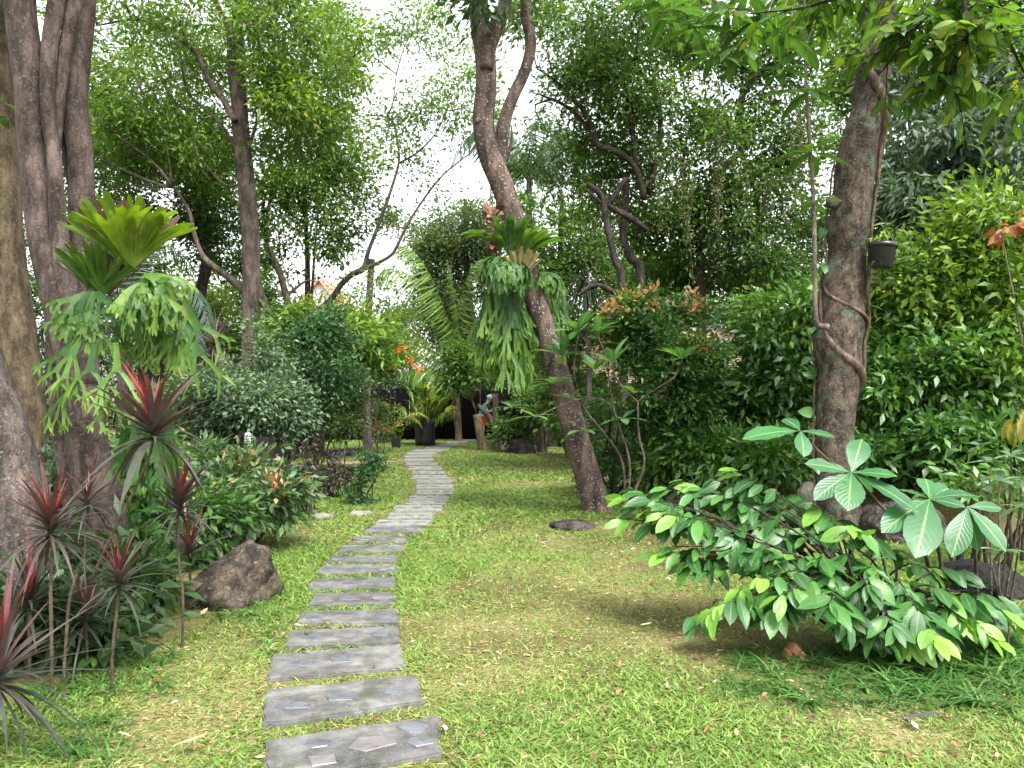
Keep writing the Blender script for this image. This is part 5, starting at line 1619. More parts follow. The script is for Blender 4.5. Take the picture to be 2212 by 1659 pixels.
for (px, py, Zz) in ENDS + [(p_[0] + rng.uniform(-45, 45), p_[1] + rng.uniform(-35, 22), p_[2] + rng.uniform(-.15, .25)) for p_ in ENDS[::2]]:
    e = W(px, py - 10, Zz)
    hub = foot + np.array((rng.normal(0, .1), rng.normal(0, .1), 0)) + (e - foot) * .3 + np.array((0, 0, .22))
    mid = (hub + e) / 2 + np.array((0, 0, .08))
    q_ = tube(TM, [foot + np.array((rng.normal(0, .06), rng.normal(0, .06), -.03)), hub, mid, e], [.011, .008, .005, .0025], 6, n=26)
    ax = nrm(q_[-1] - q_[-5])
    ax[2] = min(ax[2], .1)
    side0 = nrm(np.cross(ax, (0, 0, 1.0)))
    nl = rng.integers(8, 12)
    young = rng.random() < .35
    size_ = rng.uniform(.8, 1.12)
    rise = rng.uniform(-.15, .35)
    for k in range(nl):
        i = len(q_) - 1 - int(k * .75)
        s_ = 1 if k % 2 else -1
        f = k / nl
        fan = rad(s_ * (18 + 95 * f) + rng.normal(0, 12))
        d = ax * math.cos(fan) + side0 * math.sin(fan) + np.array((0, -.1, rise - .45 * f - .3 * rng.random()))
        v = rng.uniform(.05, .8) if not (young and k < 4) else rng.uniform(.85, 1)
        L = rng.uniform(.155, .215) * size_ * (.7 if k < 2 else 1)
        place(LM, t_f if rng.random() < .6 else t_f2, [q_[max(i, 0)] + rng.normal(0, .008, 3)], d, np.array((0, -.3, 1)) + rng.normal(0, .38, 3), L, v, rng.uniform(.8, 1.2))
TM.build('stem', B_TWIGD, r_)
LM.build('foliage', M_FORE, r_)

# ------------------------------------------------------------------ broad-leaved plant behind it
r_ = thing('broad_leaved_plant', 'plant with very large wet oval leaves in whorls, before the vine-wrapped trunk', 'plant', G(2030, 1330))
rng = np.random.default_rng(82)
LM, TM = MB(), MB()
t_b = leafT(9, .4, .12, .18, obov=.62, wav=.025)


def aimed(c, tip, Zt, wd=1.0, nrmv=(0, -.55, .85), var=None):
    p = W(*c)
    q = W(tip[0], tip[1], Zt)
    L = np.linalg.norm(q - p)
    place(LM, t_b, [p], q - p, np.array(nrmv) + rng.normal(0, .12, 3), L, rng.random() if var is None else var, wd)


c_ = (1729, 931, 5.1)
for tip, Zt, wd in [((1608, 928), 5.05, 1.15), ((1694, 893), 5.3, 1.1), ((1803, 934), 5.0, .95), ((1742, 976), 4.9, 1.25)]:
    aimed(c_, tip, Zt, wd)
c2 = (1839, 1021, 5.0)
for tip, Zt, wd in [((1866, 938), 5.15, 1.2), ((1746, 990), 5.0, 1.05), ((1936, 1015), 4.85, 1.1), ((1834, 1088), 4.75, 1.4), ((1990, 1084), 4.7, .75), ((1763, 1066), 4.85, 1.0), ((1890, 1050), 5.2, .8)]:
    aimed(c2, tip, Zt, wd)
c3 = (2008, 1078, 4.9)
for tip, Zt, wd in [((2004, 1022), 5.1, 1.3), ((2084, 1086), 4.75, 1.1), ((1990, 1180), 4.5, 1.05), ((1912, 1130), 4.7, 1.0), ((2060, 1040), 5.1, 1.1), ((2120, 1050), 5.0, .9), ((1940, 1045), 5.1, .9)]:
    aimed(c3, tip, Zt, wd)
c4 = (2090, 1095, 4.8)
for tip, Zt, wd in [((2182, 1178), 4.55, 1.0), ((2060, 1190), 4.6, 1.0), ((2170, 1090), 4.8, .9), ((2120, 1190), 4.7, .9)]:
    aimed(c4, tip, Zt, wd)
ft = G(2030, 1330)
tube(TM, [W(*c_), W(1780, 985, 5.05), W(1838, 1030, 5.0)], [.006, .008, .009], 6, n=14, rng=rng)
tube(TM, [W(*c2), W(1900, 1090, 5.0), W(1990, 1180, 4.95), ft], [.008, .011, .013, .016], 6, n=20, rng=rng)
tube(TM, [W(*c3), W(2020, 1150, 4.95), W(2035, 1240, 5.0), ft], [.008, .011, .013, .016], 6, n=20, rng=rng)
tube(TM, [W(*c4), W(2105, 1180, 4.95), W(2110, 1280, 5.1), G(2110, 1360)], [.008, .01, .011, .012], 6, n=20, rng=rng)
TM.build('stem', B_CANE, r_)
LM.build('foliage', M_BIG, r_)

# pale seedling whorls at the right edge
r_ = thing('pale_seedling', 'pale whorled seedling at the right edge, beside the broad-leaved plant', 'plant', G(2165, 1300))
LM, TM = MB(), MB()
rng = np.random.default_rng(83)
for (px, py, Zz) in [(2140, 1000, 5.6), (2185, 985, 5.5), (2160, 1040, 5.4), (2205, 1035, 5.5), (2120, 1040, 5.7), (2205, 1095, 5.4), (2160, 1190, 5.3), (2180, 1345, 4.6)]:
    c = W(px, py, Zz)
    whorl(LM, rng, c, 7, .17, leafT(5, .36, .15, .3, obov=.6), elev=12)
    tube(TM, [c, c + np.array((.02, .05, -.25)), G(2165, 1300) + np.array((rng.normal(0, .05), 0, -.03))], [.004, .006, .008], 6, n=12)
TM.build('stem', B_PALE, r_)
LM.build('foliage', M_SILV, r_)
# dark bare stems at the right edge
for i, (px, lab) in enumerate([(2185, 'dark bare-stemmed shrub at the right edge under the bright bush'), (2090, 'thin dark stems rising from the boulder behind the glossy shrub')]):
    shrub('bare_shrub', lab, (px, 6.8), [E(px + 10, 1060, 6.8, 50, 50, .3, 10)], dict(m=M_HEDGE, per=10, spread=.12, size=.1, t=T2L), 90 + i, B_TWIGD, nst=6, stem_r=.018, splay=.14, connect=.6)

# ------------------------------------------------------------------ frangipani
r_ = thing('frangipani', 'sparse frangipani with pale crooked stems and rosettes of long leaves before the orange-tipped bush', 'tree', G(1350, 1125))
rng = np.random.default_rng(84)
TM, LM = MB(), MB()
Z = 9.7
ft = G(1350, 1125)
g1 = PX([(1396, 1000), (1380, 940), (1378, 870)], Z)
for pts, rr0 in [([ft, W(1372, 1060, Z), W(1392, 1000, Z), W(1380, 940, Z), W(1378, 868, Z)], [.03, .028, .024, .022, .02]),
                 ([W(1378, 868, Z), W(1345, 838, Z), W(1328, 810, Z - .1), W(1322, 785, Z - .1)], [.02, .018, .016, .014]),
                 ([W(1378, 868, Z), W(1420, 838, Z - .1), W(1456, 815, Z - .2), W(1473, 778, Z - .2)], [.02, .02, .018, .016]),
                 ([ft, W(1345, 1000, Z + .2), W(1300, 930, Z + .3), W(1262, 880, Z + .4), W(1240, 800, Z + .3), W(1250, 720, Z + .3)], [.03, .027, .023, .02, .018, .014]),
                 ([W(1262, 880, Z + .4), W(1225, 850, Z + .4), W(1195, 830, Z + .4)], [.018, .016, .014]),
                 ([ft, W(1360, 1000, Z + .1), W(1325, 880, Z + .3), W(1310, 780, Z + .3), W(1290, 720, Z + .4)], [.028, .024, .02, .017, .013]),
                 ([W(1325, 880, Z + .3), W(1290, 860, Z + .2), W(1230, 868, Z), W(1150, 905, Z - .4)], [.018, .015, .013, .01])]:
    tube(TM, pts, np.array(rr0) * .62, 8, n=26, bump=.06, rng=rng)
t_ = leafT(6, .32, .18, .25, obov=.55)
for (px, py, dz, n_, L, el) in [(1285, 800, .2, 7, .34, 20), (1215, 770, .5, 8, .36, 25), (1345, 905, .1, 5, .3, 10), (1260, 930, .3, 5, .3, 10), (1322, 785, -.1, 6, .36, 45), (1473, 776, -.2, 7, .4, 35), (1250, 716, .3, 10, .42, 30), (1290, 716, .4, 6, .34, 40), (1195, 828, .4, 7, .38, 25), (1155, 900, -.4, 5, .34, 5), (1370, 850, 0, 2, .34, 30), (1230, 860, 0, 4, .3, 20), (1105, 880, .8, 6, .36, 10)]:
    whorl(LM, rng, W(px, py, Z + dz), n_, L, t_, elev=el, var=(.1, 1))
TM.build('stem', B_TWIG, r_)
LM.build('foliage', M_FRANG, r_)
shrub('thin_stemmed_shrub', 'cluster of thin dark upright stems under the orange-tipped bush', (1320, 12.3), [E(1320, 880, 12.4, 50, 70, .5, 26, dv=-.1), E(1300, 960, 12.6, 50, 40, .4, 16)], dict(m=M_HEDGE, per=22, spread=.15, size=.09, t=T2L), 85, B_TWIGD, nst=7, stem_r=.03, splay=.25)


# ------------------------------------------------------------------ palms
def frond(LM, TM, rng, pts, ll, nl=46, wd=.05, droop=.5, r0=.018, hang=.5, var=(.2, .8), start=.15, vee=.25):
    P = cr(pts, 40)
    tube(TM, P, np.linspace(r0, r0 * .2, 40), 6, n=40)
    T = nrm(np.gradient(P, axis=0))
    t_ = bladeT(5, 1.0, droop)
    for s_ in (-1, 1):
        f = np.linspace(start, .99, nl) + rng.normal(0, .004, nl)
        f = np.clip(f, 0, .999)
        i = (f * 39).astype(int)
        sd = nrm(np.cross(T[i], np.array((0, 0, 1.0)))) * s_
        upv = np.cross(sd * s_, T[i])
        d = sd * .85 + T[i] * (.35 + .5 * f[:, None]) + upv * vee + np.array((0, 0, -hang)) + rng.normal(0, .06, (nl, 3))
        L = ll * np.sin(math.pi * np.clip(f * .85 + .12, 0, 1)) ** .6 * rng.uniform(.9, 1.1, nl)
        place(LM, t_, P[i], d, upv + rng.normal(0, .15, (nl, 3)), L, rng.uniform(*var, nl), wd / np.maximum(L, .05))


rng = np.random.default_rng(91)
Z = 29.5
base = W(990, 940, Z)
base[2] = float(hgt(base[0], base[1]))
r_ = thing('coconut_palm', 'young coconut palm with big arching feathery fronds in the middle distance behind the lawn', 'palm', base)
LM, TM = MB(), MB()
b0 = W(988, 850, Z)
for pts, ll in [([(988, 860), (978, 770), (955, 680), (905, 615), (845, 585), (815, 600)], 1.25), ([(988, 860), (992, 770), (1003, 670), (1020, 590), (1040, 560)], 1.1), ([(988, 860), (950, 790), (895, 725), (830, 690), (800, 700)], 1.1),
                ([(988, 860), (960, 820), (915, 800), (860, 810)], .9), ([(988, 860), (1012, 790), (1045, 720), (1085, 690)], 1.0), ([(988, 860), (970, 740), (940, 640), (900, 560), (860, 530)], 1.2), ([(988, 860), (1000, 820), (1035, 790), (1075, 800)], .8), ([(988, 860), (985, 760), (975, 650), (965, 560)], 1.0)]:
    zz = rng.uniform(-.5, .6)
    Pp = np.array([W(p[0], p[1], Z + zz * k / len(pts)) for k, p in enumerate(pts)])
    frond(LM, TM, rng, Pp, ll * 1.2, 52, .07, .35, .03, .9, (.3, 1.0))
tube(TM, [b0 + np.array((0, 0, .1)), base + np.array((0, 0, .3)), base - np.array((0, 0, .05))], [.07, .13, .17], 10, n=20, bump=.08, rng=rng)
for k in range(5):
    p = b0 + np.array((rng.uniform(-.1, .1), 0, -.05))
    tube(TM, [p, p + np.array((rng.uniform(-.3, .3), -.1, -.5)), p + np.array((rng.uniform(-.35, .35), -.1, -1.0))], [.03, .02, .012], 6, n=12)
TM.build('trunk', B_TAN, r_)
LM.build('fronds', M_PALM, r_)

Z = 27.0
b0 = W(1143, 376, Z)
base = b0.copy()
base[2] = float(hgt(base[0], base[1]))
r_ = thing('tall_palm', 'distant tall palm with drooping grey-green fronds seen against the sky behind the leaning tree', 'palm', base)
LM, TM = MB(), MB()
for k, (ex, ey, hy) in enumerate([(975, 360, 300), (1010, 300, 285), (1075, 270, 280), (1165, 265, 270), (1235, 300, 285), (1270, 370, 300), (1255, 450, 330), (1060, 440, 330), (1215, 480, 360), (1100, 330, 320), (1190, 330, 310), (1280, 420, 330)]):
    pts = [W(1143, 376, Z), W((1143 * 2 + ex) / 3, (376 + hy) / 2, Z + rng.uniform(-.4, .4)), W((1143 + ex * 3) / 4, hy, Z + rng.uniform(-.8, .8)), W(ex, ey, Z + rng.uniform(-1, 1))]
    frond(LM, TM, rng, pts, 1.1, 46, .055, .3, .03, 1.1, (.1, .9))
tube(TM, [b0 + np.array((0, 0, .3)), b0 * .5 + base * .5, base - np.array((0, 0, .1))], [.1, .13, .18], 10, n=30, rng=rng, bump=.03)
TM.build('trunk', B_GREY, r_)
LM.build('fronds', M_PALMB, r_)

# cycad-like palm at the left behind the trunks
Z = 9.6
base = W(268, 1000, Z)
base[2] = float(hgt(base[0], base[1]))
r_ = thing('feather_palm', 'blue-green feather palm behind the left staghorn fern, with one yellowing frond', 'palm', base)
LM, TM = MB(), MB()
for pts, v in [([(270, 760), (300, 650), (360, 600), (425, 640), (455, 720)], (.1, .6)), ([(270, 760), (330, 690), (390, 690), (430, 760)], (.1, .6)), ([(270, 760), (270, 620), (310, 540), (370, 540), (420, 590)], (.1, .6)),
               ([(270, 760), (240, 640), (180, 560), (110, 560)], (0, .5)), ([(270, 760), (200, 700), (120, 690), (60, 760)], (0, .5)), ([(270, 760), (250, 600), (230, 520), (180, 480)], (.1, .5)), ([(270, 760), (180, 620), (90, 520), (45, 520)], (0, .5))]:
    zz = rng.uniform(-.3, .3)
    Pp = np.array([W(p[0], p[1], Z + zz * k) for k, p in enumerate(pts)])
    frond(LM, TM, rng, Pp, .42, 60, .022, .25, .012, .5, v)
tube(TM, [W(270, 755, Z), base], [.08, .12], 10, n=12, rng=rng, bump=.05)
TM.build('trunk', B_DARK, r_)
LM.build('fronds', M_PALMB, r_)
LM, TM = MB(), MB()
Pp = np.array([W(*p) for p in [(270, 760, 9.6), (345, 670, 9.5), (385, 650, 9.4), (412, 700, 9.3)]])
frond(LM, TM, rng, Pp, .3, 50, .022, .25, .01, .6)
LM.build('yellowing_frond', leaf_mat('straw_frond', [(0, (.22, .17, .05)), (1, (.36, .27, .09))], trans=.3), r_)

# drooping palm-like tuft behind the leaning tree, right side
Z = 16.0
b0 = W(1262, 610, Z)
base = b0.copy()
base[2] = float(hgt(base[0], base[1]))
r_ = thing('screw_pine', 'tuft of drooping strap leaves behind the leaning tree, beside a bent bare limb', 'plant', base)
M = MB()
for k in range(60):
    a = rng.uniform(0, 6.28)
    place(M, bladeT(7, .05, 1.1), [b0 + rng.normal(0, .03, 3)], (math.cos(a), math.sin(a), rng.uniform(-.2, .9)), (0, 0, 1), rng.uniform(.6, 1.1), rng.random())
T = MB()
tube(T, [b0, b0 * .5 + base * .5 + np.array((.1, 0, 0)), base], [.05, .06, .08], 8, n=16, rng=rng, bump=.05)
T.build('stem', B_GREY, r_)
M.build('leaves', M_GREYG, r_)

# ------------------------------------------------------------------ potted palm in a grow bag
Z = 26.5
gb = W(918, 957, Z)
gb[2] = float(hgt(gb[0], gb[1]))
bm = bmesh.new()
prof = [(0, 0), (.3, 0), (.345, .03), (.35, .2), (.34, .4), (.352, .6), (.34, .76), (.352, .8), (.33, .82), (.31, .78), (.3, .73), (0, .72)]
SEG = 40
ring = []
for r0, z0 in prof:
    if r0 == 0:
        ring.append([bm.verts.new((0, 0, z0))])
        continue
    rw = []
    for k in range(SEG):
        a = 6.2832 * k / SEG
        j = 1 + .05 * mnoise.noise(Vector((math.cos(a) * 2.2, math.sin(a) * 2.2, z0 * 5))) + .02 * math.sin(z0 * 40 + a * 3)
        rw.append(bm.verts.new((r0 * j * math.cos(a), r0 * j * math.sin(a), z0 + (.03 * math.sin(a * 3) if z0 > .7 and z0 != .72 else 0))))
    ring.append(rw)
for a, b in zip(ring[:-1], ring[1:]):
    for k in range(SEG):
        if len(a) == 1:
            bm.faces.new((a[0], b[(k + 1) % SEG], b[k]))
        elif len(b) == 1:
            bm.faces.new((a[k], a[(k + 1) % SEG], b[0]))
        else:
            bm.faces.new((a[k], a[(k + 1) % SEG], b[(k + 1) % SEG], b[k]))
bmesh.ops.recalc_face_normals(bm, faces=bm.faces)
me = bpy.data.meshes.new('grow_bag')
bm.to_mesh(me)
bm.free()
me.polygons.foreach_set('use_smooth', np.full(len(me.polygons), True))
me.materials.append(M_BAG)
o = bpy.data.objects.new('grow_bag', me)
COL.objects.link(o)
o.location = [float(v) for v in gb]
tag(o, 'big round black grow bag standing on the far end of the lawn', 'grow bag')
b0 = gb + np.array((0, 0, .72))
r_ = thing('potted_palm', 'bushy fan palm with yellow-tipped fronds growing in the big black bag', 'palm', b0)
LM, TM = MB(), MB()
for k in range(30):
    a = k * 2.4
    el = rad(rng.uniform(22, 88))
    L = rng.uniform(.35, 1.2)
    d = np.array((math.cos(a) * math.cos(el), math.sin(a) * math.cos(el), math.sin(el)))
    e = b0 + d * L
    tube(TM, [b0, b0 + d * L * .5 + np.array((0, 0, .05)), e], [.012, .01, .007], 5, n=8)
    nlf = 22
    sdv = nrm(np.cross(d, (0, 0, 1.0)))
    for j in range(nlf):
        b_ = rad(-120 + 240 * j / (nlf - 1))
        dd = d * math.cos(b_) + sdv * math.sin(b_)
        place(LM, bladeT(5, .1, .55), [e], dd + np.array((0, 0, -.1)), np.array((0, 0, 1)) + d * .1, rng.uniform(.4, .55), np.clip(rng.normal(.35 + .4 * (k % 3 == 0), .2), 0, 1))
TM.build('stem', B_CANE, r_)
LM.build('fronds', M_PALMY, r_)


def box_bm(bm, c, s, rz=0, jit=0):
    r = bmesh.ops.create_cube(bm, size=1)
    ca, sa = math.cos(rz), math.sin(rz)
    for v in r['verts']:
        x, y, z = v.co.x * s[0], v.co.y * s[1], v.co.z * s[2]
        v.co = (c[0] + x * ca - y * sa, c[1] + x * sa + y * ca, c[2] + z)


def boxes(name, lst, mat, parent=None, bevel=.008, loc=None):
    bm = bmesh.new()
    for b in lst:
        box_bm(bm, *b)
    if bevel:
        bmesh.ops.bevel(bm, geom=bm.edges[:], offset=bevel, segments=2, affect='EDGES')
    me = bpy.data.meshes.new(name)
    bm.to_mesh(me)
    bm.free()
    me.materials.append(mat)
    o = bpy.data.objects.new(name, me)
    COL.objects.link(o)
    if parent:
        o.parent = parent
    if loc is not None:
        o.location = [float(v) for v in loc]
    return o


# small black tub tipped on the lawn
p = W(856, 962, 25.0)
p[2] = float(hgt(p[0], p[1]))
bm = bmesh.new()
V4 = [(-.16, -.14), (.16, -.14), (.16, .14), (-.16, .14)]
lo_ = [bm.verts.new((x * .85, y * .85, 0)) for x, y in V4]
hi_ = [bm.verts.new((x, y, .33)) for x, y in V4]
ih = [bm.verts.new((x * .93, y * .93, .33)) for x, y in V4]
il = [bm.verts.new((x * .8, y * .8, .03)) for x, y in V4]
bm.faces.new(lo_[::-1])
bm.faces.new(il)
for a, b in ((lo_, hi_), (hi_, ih), (ih, il)):
    for k in range(4):
        bm.faces.new((a[k], a[(k + 1) % 4], b[(k + 1) % 4], b[k]))
bmesh.ops.bevel(bm, geom=bm.edges[:], offset=.008, segments=2, affect='EDGES')
me = bpy.data.meshes.new('plastic_tub')
bm.to_mesh(me)
bm.free()
me.materials.append(M_PLASTIC)
o = bpy.data.objects.new('plastic_tub', me)
COL.objects.link(o)
o.location = [float(v) for v in p]
o.rotation_euler = (0, rad(-4), .2)
tag(o, 'small square black tub standing on the lawn left of the big grow bag', 'tub')

# crumpled black sheet
p = W(742, 981, 21.5)
p[2] = float(hgt(p[0], p[1]))
M = MB()
nx_, ny_ = 46, 26
V = []
for j in range(ny_):
    for i in range(nx_):
        u, v = i / (nx_ - 1) * 2 - 1, j / (ny_ - 1) * 2 - 1
        e = max(0, 1 - abs(u) ** 3) * max(0, 1 - abs(v) ** 2.5)
        h = e * (.12 + .16 * abs(mnoise.noise(Vector((u * 3.1, v * 2.2, 4)))) + .08 * abs(mnoise.noise(Vector((u * 7, v * 6, 9)))))
        V.append((p[0] + u * .62 + .06 * mnoise.noise(Vector((u * 2, v * 2, 1))), p[1] + v * .35 + .08 * mnoise.noise(Vector((u * 3, v * 3, 2))), p[2] + h))
ii = (np.arange(ny_ - 1)[:, None] * nx_ + np.arange(nx_ - 1)[None, :]).ravel()
M.add(V, np.stack([ii, ii + 1, ii + nx_ + 1, ii + nx_], -1).ravel(), np.full(len(ii), 4))
tag(M.build('plastic_sheet', M_BAG, None, False), 'crumpled black plastic sheet lying on the lawn left of the small black tub', 'plastic sheet')

# white pot by the small trunks
p = W(1086, 975, 24.4)
p[2] = float(hgt(p[0], p[1]))
r_ = thing('white_pot', 'white rounded pot with a dark rim beside the small trunks beyond the lawn', 'plant pot', p)
T = MB()
tube(T, [p, p + np.array((0, 0, .06)), p + np.array((0, 0, .26)), p + np.array((0, 0, .42)), p + np.array((0, 0, .47))], [.09, .11, .16, .17, .155], 20, n=16)
T.build('pot', solid_mat('white_glaze', (.6, .57, .55), (.75, .73, .72), rough=.4), r_)
T = MB()
tube(T, [p + np.array((0, 0, .465)), p + np.array((0, 0, .5))], [.165, .165], 20, n=4)
T.build('rim', M_PLASTIC, r_)

# ------------------------------------------------------------------ small trunks beyond the lawn
Z = 24.0
for label, stems, crowns, sd_ in [
    ('small tree with a pale stubby trunk, left of the dark forked one beyond the lawn', [(PX([(1030, 895), (1036, 930), (1044, 972)], Z), RW([17, 18, 22], Z))], [E(1005, 785, 24.4, 46, 54, .8, 46, dv=.1), E(985, 820, 24.2, 24, 24, .4, 10)], 1),
    ('dark forked little tree hiding the person beyond the lawn', [(PX([(1070, 850), (1071, 900), (1072, 975)], Z), RW([14, 16, 20], Z)), (PX([(1032, 875), (1050, 893), (1070, 925)], Z), RW([9, 12, 14], Z))], [E(1160, 860, 23.6, 36, 44, .7, 40, dv=-.1), E(1120, 785, 24, 44, 30, .7, 30), E(1130, 920, 23, 40, 30, .5, 20)], 2),
    ('clump of three short thin trunks on the bank right of the dark forked little tree', [(PX([(1150, 905), (1160, 930), (1165, 978)], 22.5), RW([8, 9, 11], 22.5)), (PX([(1166, 890), (1168, 930), (1172, 978)], 22.5), RW([10, 11, 13], 22.5)), (PX([(1182, 900), (1180, 935), (1178, 978)], 22.5), RW([7, 8, 10], 22.5))], [E(1170, 870, 22.5, 46, 34, .6, 26), E(1220, 900, 21, 50, 50, .7, 34), E(1260, 840, 20, 50, 60, .7, 34)], 3)]:
    make_plant('small_tree', label, 'tree', [(toground(a), np.append(b, b[-1] * 1.2)) for a, b in stems], crowns, dict(m=M_CAN, per=34, spread=.22, size=.13, t=T1), B_DARK if sd_ != 1 else B_TAN, 200 + sd_, sides=10)

# ------------------------------------------------------------------ lamp on a post
p = W(556, 1100, 10.4)
p[2] = float(hgt(p[0], p[1]))
r_ = thing('garden_lamp', 'caged white bulkhead lamp on a dark square post behind the peach-tipped shrub', 'lamp', p)
boxes('post', [((0, .08, .5), (.34, .2, 1.06))], solid_mat('dark_post', (.012, .009, .008), (.03, .022, .018), rough=.7), r_, .012)
lc = W(540, 945, 10.4) - p
T = MB()
lc2 = lc + p + np.array((0, -.06, 0))
tube(T, [lc2 + np.array((0, 0, -.075)), lc2 + np.array((0, 0, -.06)), lc2 + np.array((0, 0, .02)), lc2 + np.array((0, 0, .06)), lc2 + np.array((0, 0, .078))], [.05, .056, .056, .045, .012], 18, n=20)
T.build('glass', solid_mat('milky_glass', (.6, .64, .64), (.75, .78, .78), rough=.25), r_)
T = MB()
for z_ in (-.05, -.012, .026):
    P = [lc2 + np.array((.062 * math.cos(a), .062 * math.sin(a), z_)) for a in np.linspace(0, 6.2832, 25)]
    tube(T, P, .0045, 5, n=25)
for a in (-1.57, -.5, -2.6):
    tube(T, [lc2 + np.array((.062 * math.cos(a), .062 * math.sin(a), -.075)), lc2 + np.array((.062 * math.cos(a), .062 * math.sin(a), .04)), lc2 + np.array((.02 * math.cos(a), .02 * math.sin(a), .082))], .0045, 5, n=10)
T.build('cage', M_PLASTIC, r_)

# ------------------------------------------------------------------ shed, house, fence
M_WOOD = solid_mat('dark_boards', (.014, .011, .009), (.035, .027, .022), rough=.8, scale=6)
M_ROOFB = solid_mat('dusty_roof', (.12, .085, .075), (.26, .2, .18), rough=.85, scale=4)
p = W(430, 900, 20)
p[2] = 0
r_ = thing('shed', 'low open dark shed with a dusty brown roof behind the left shrubs', 'shed', p)
Zs = 1.5 + (868 - 706) * 20 / FPX
boxes('roof', [((0, .9, Zs), (5.6, 3.2, .12), .0)], M_ROOFB, r_, .02)
boxes('fascia', [((0, -.72, Zs - .14), (5.6, .05, .2))], M_WOOD, r_, .01)
for x_ in (-2.6, -.9, .9, 2.6):
    boxes('post', [((x_, -.5, Zs / 2 - .15), (.12, .12, Zs - .3))], M_WOOD, r_, .01)
boxes('back_wall', [((0, 2.3, Zs / 2 - .1), (5.4, .1, Zs - .2))], M_WOOD, r_, .01)
boxes('bench', [((.1, .4, .85), (3.4, .7, .07)), ((-1.4, .4, .4), (.1, .6, .84)), ((1.6, .4, .4), (.1, .6, .84))], M_PLASTIC, r_, .01)

p = W(388, 880, 15.2)
p[2] = float(hgt(p[0], p[1]))
r_ = thing('closed_parasol', 'folded dark red parasol standing by the shed behind the tall crimson plant', 'parasol', p)
zt, zb = W(386, 755, 15.2)[2], W(386, 905, 15.2)[2]
T = MB()
tube(T, [p, p + np.array((0, 0, zt + .05))], .02, 8, n=4)
T.build('pole', M_PLASTIC, r_)
bm = bmesh.new()
SEG = 32
rows = []
for t in np.linspace(0, 1, 14):
    z = zt - (zt - zb) * t
    r0 = .02 + .1 * min(1, t * 1.3) - (.035 * math.exp(-((t - .28) / .06) ** 2)) + .03 * max(0, t - .8)
    rows.append([bm.verts.new((r0 * (1 + .22 * math.cos(8 * 6.2832 * k / SEG)) * math.cos(6.2832 * k / SEG), r0 * (1 + .22 * math.cos(8 * 6.2832 * k / SEG)) * math.sin(6.2832 * k / SEG), z)) for k in range(SEG)])
for a, b in zip(rows[:-1], rows[1:]):
    for k in range(SEG):
        bm.faces.new((a[k], b[k], b[(k + 1) % SEG], a[(k + 1) % SEG]))
bm.faces.new(rows[0][::-1])
bmesh.ops.recalc_face_normals(bm, faces=bm.faces)
me = bpy.data.meshes.new('canopy')
bm.to_mesh(me)
bm.free()
me.polygons.foreach_set('use_smooth', np.full(len(me.polygons), True))
me.materials.append(solid_mat('red_cloth', (.2, .018, .012), (.3, .03, .02), rough=.8))
o = bpy.data.objects.new('canopy', me)
COL.objects.link(o)
o.parent = r_


def tile_mat(name, c1, c2):
    m, nt = newmat(name)
    tc = N(nt, 'ShaderNodeTexCoord')
    br_ = N(nt, 'ShaderNodeTexBrick')
    br_.inputs['Scale'].default_value = 3.2
    br_.inputs['Color1'].default_value = (*c1, 1)
    br_.inputs['Color2'].default_value = (*c2, 1)
    br_.inputs['Mortar'].default_value = tuple(v * .45 for v in c1) + (1,)
    br_.inputs['Mortar Size'].default_value = .03
    nt.links.new(tc.outputs['Object'], br_.inputs['Vector'])
    bs = N(nt, 'ShaderNodeBsdfPrincipled')
    bs.inputs['Roughness'].default_value = .8
    nt.links.new(br_.outputs[0], bs.inputs['Base Color'])
    out = N(nt, 'ShaderNodeOutputMaterial')
    nt.links.new(bs.outputs[0], out.inputs['Surface'])
    return m


def gable(name, M_, x0, x1, y0, y1, ze, zr, along='y', th=.15, ov=.4, parent=None):
    """two roof slabs; ridge runs along the named axis"""
    bm = bmesh.new()

    def slab(a, b, c, d):
        v = [Vector(q) for q in (a, b, c, d)]
        n_ = (v[1] - v[0]).cross(v[2] - v[0]).normalized()
        top = [bm.verts.new(q) for q in v]
        bot = [bm.verts.new(q - n_ * th) for q in v]
        bm.faces.new(top)
        bm.faces.new(bot[::-1])
        for k in range(4):
            bm.faces.new((top[k], bot[k], bot[(k + 1) % 4], top[(k + 1) % 4]))
    if along == 'y':
        xm = (x0 + x1) / 2
        slab((x0 - ov, y0 - ov, ze), (xm, y0 - ov, zr), (xm, y1 + ov, zr), (x0 - ov, y1 + ov, ze))
        slab((xm, y0 - ov, zr), (x1 + ov, y0 - ov, ze), (x1 + ov, y1 + ov, ze), (xm, y1 + ov, zr))
    else:
        ym = (y0 + y1) / 2
        slab((x0 - ov, y0 - ov, ze), (x1 + ov, y0 - ov, ze), (x1 + ov, ym, zr), (x0 - ov, ym, zr))
        slab((x0 - ov, ym, zr), (x1 + ov, ym, zr), (x1 + ov, y1 + ov, ze), (x0 - ov, y1 + ov, ze))
    bmesh.ops.recalc_face_normals(bm, faces=bm.faces)
    me = bpy.data.meshes.new(name)
    bm.to_mesh(me)
    bm.free()
    me.materials.append(M_)
    o = bpy.data.objects.new(name, me)
    COL.objects.link(o)
    o.parent = parent
    return o


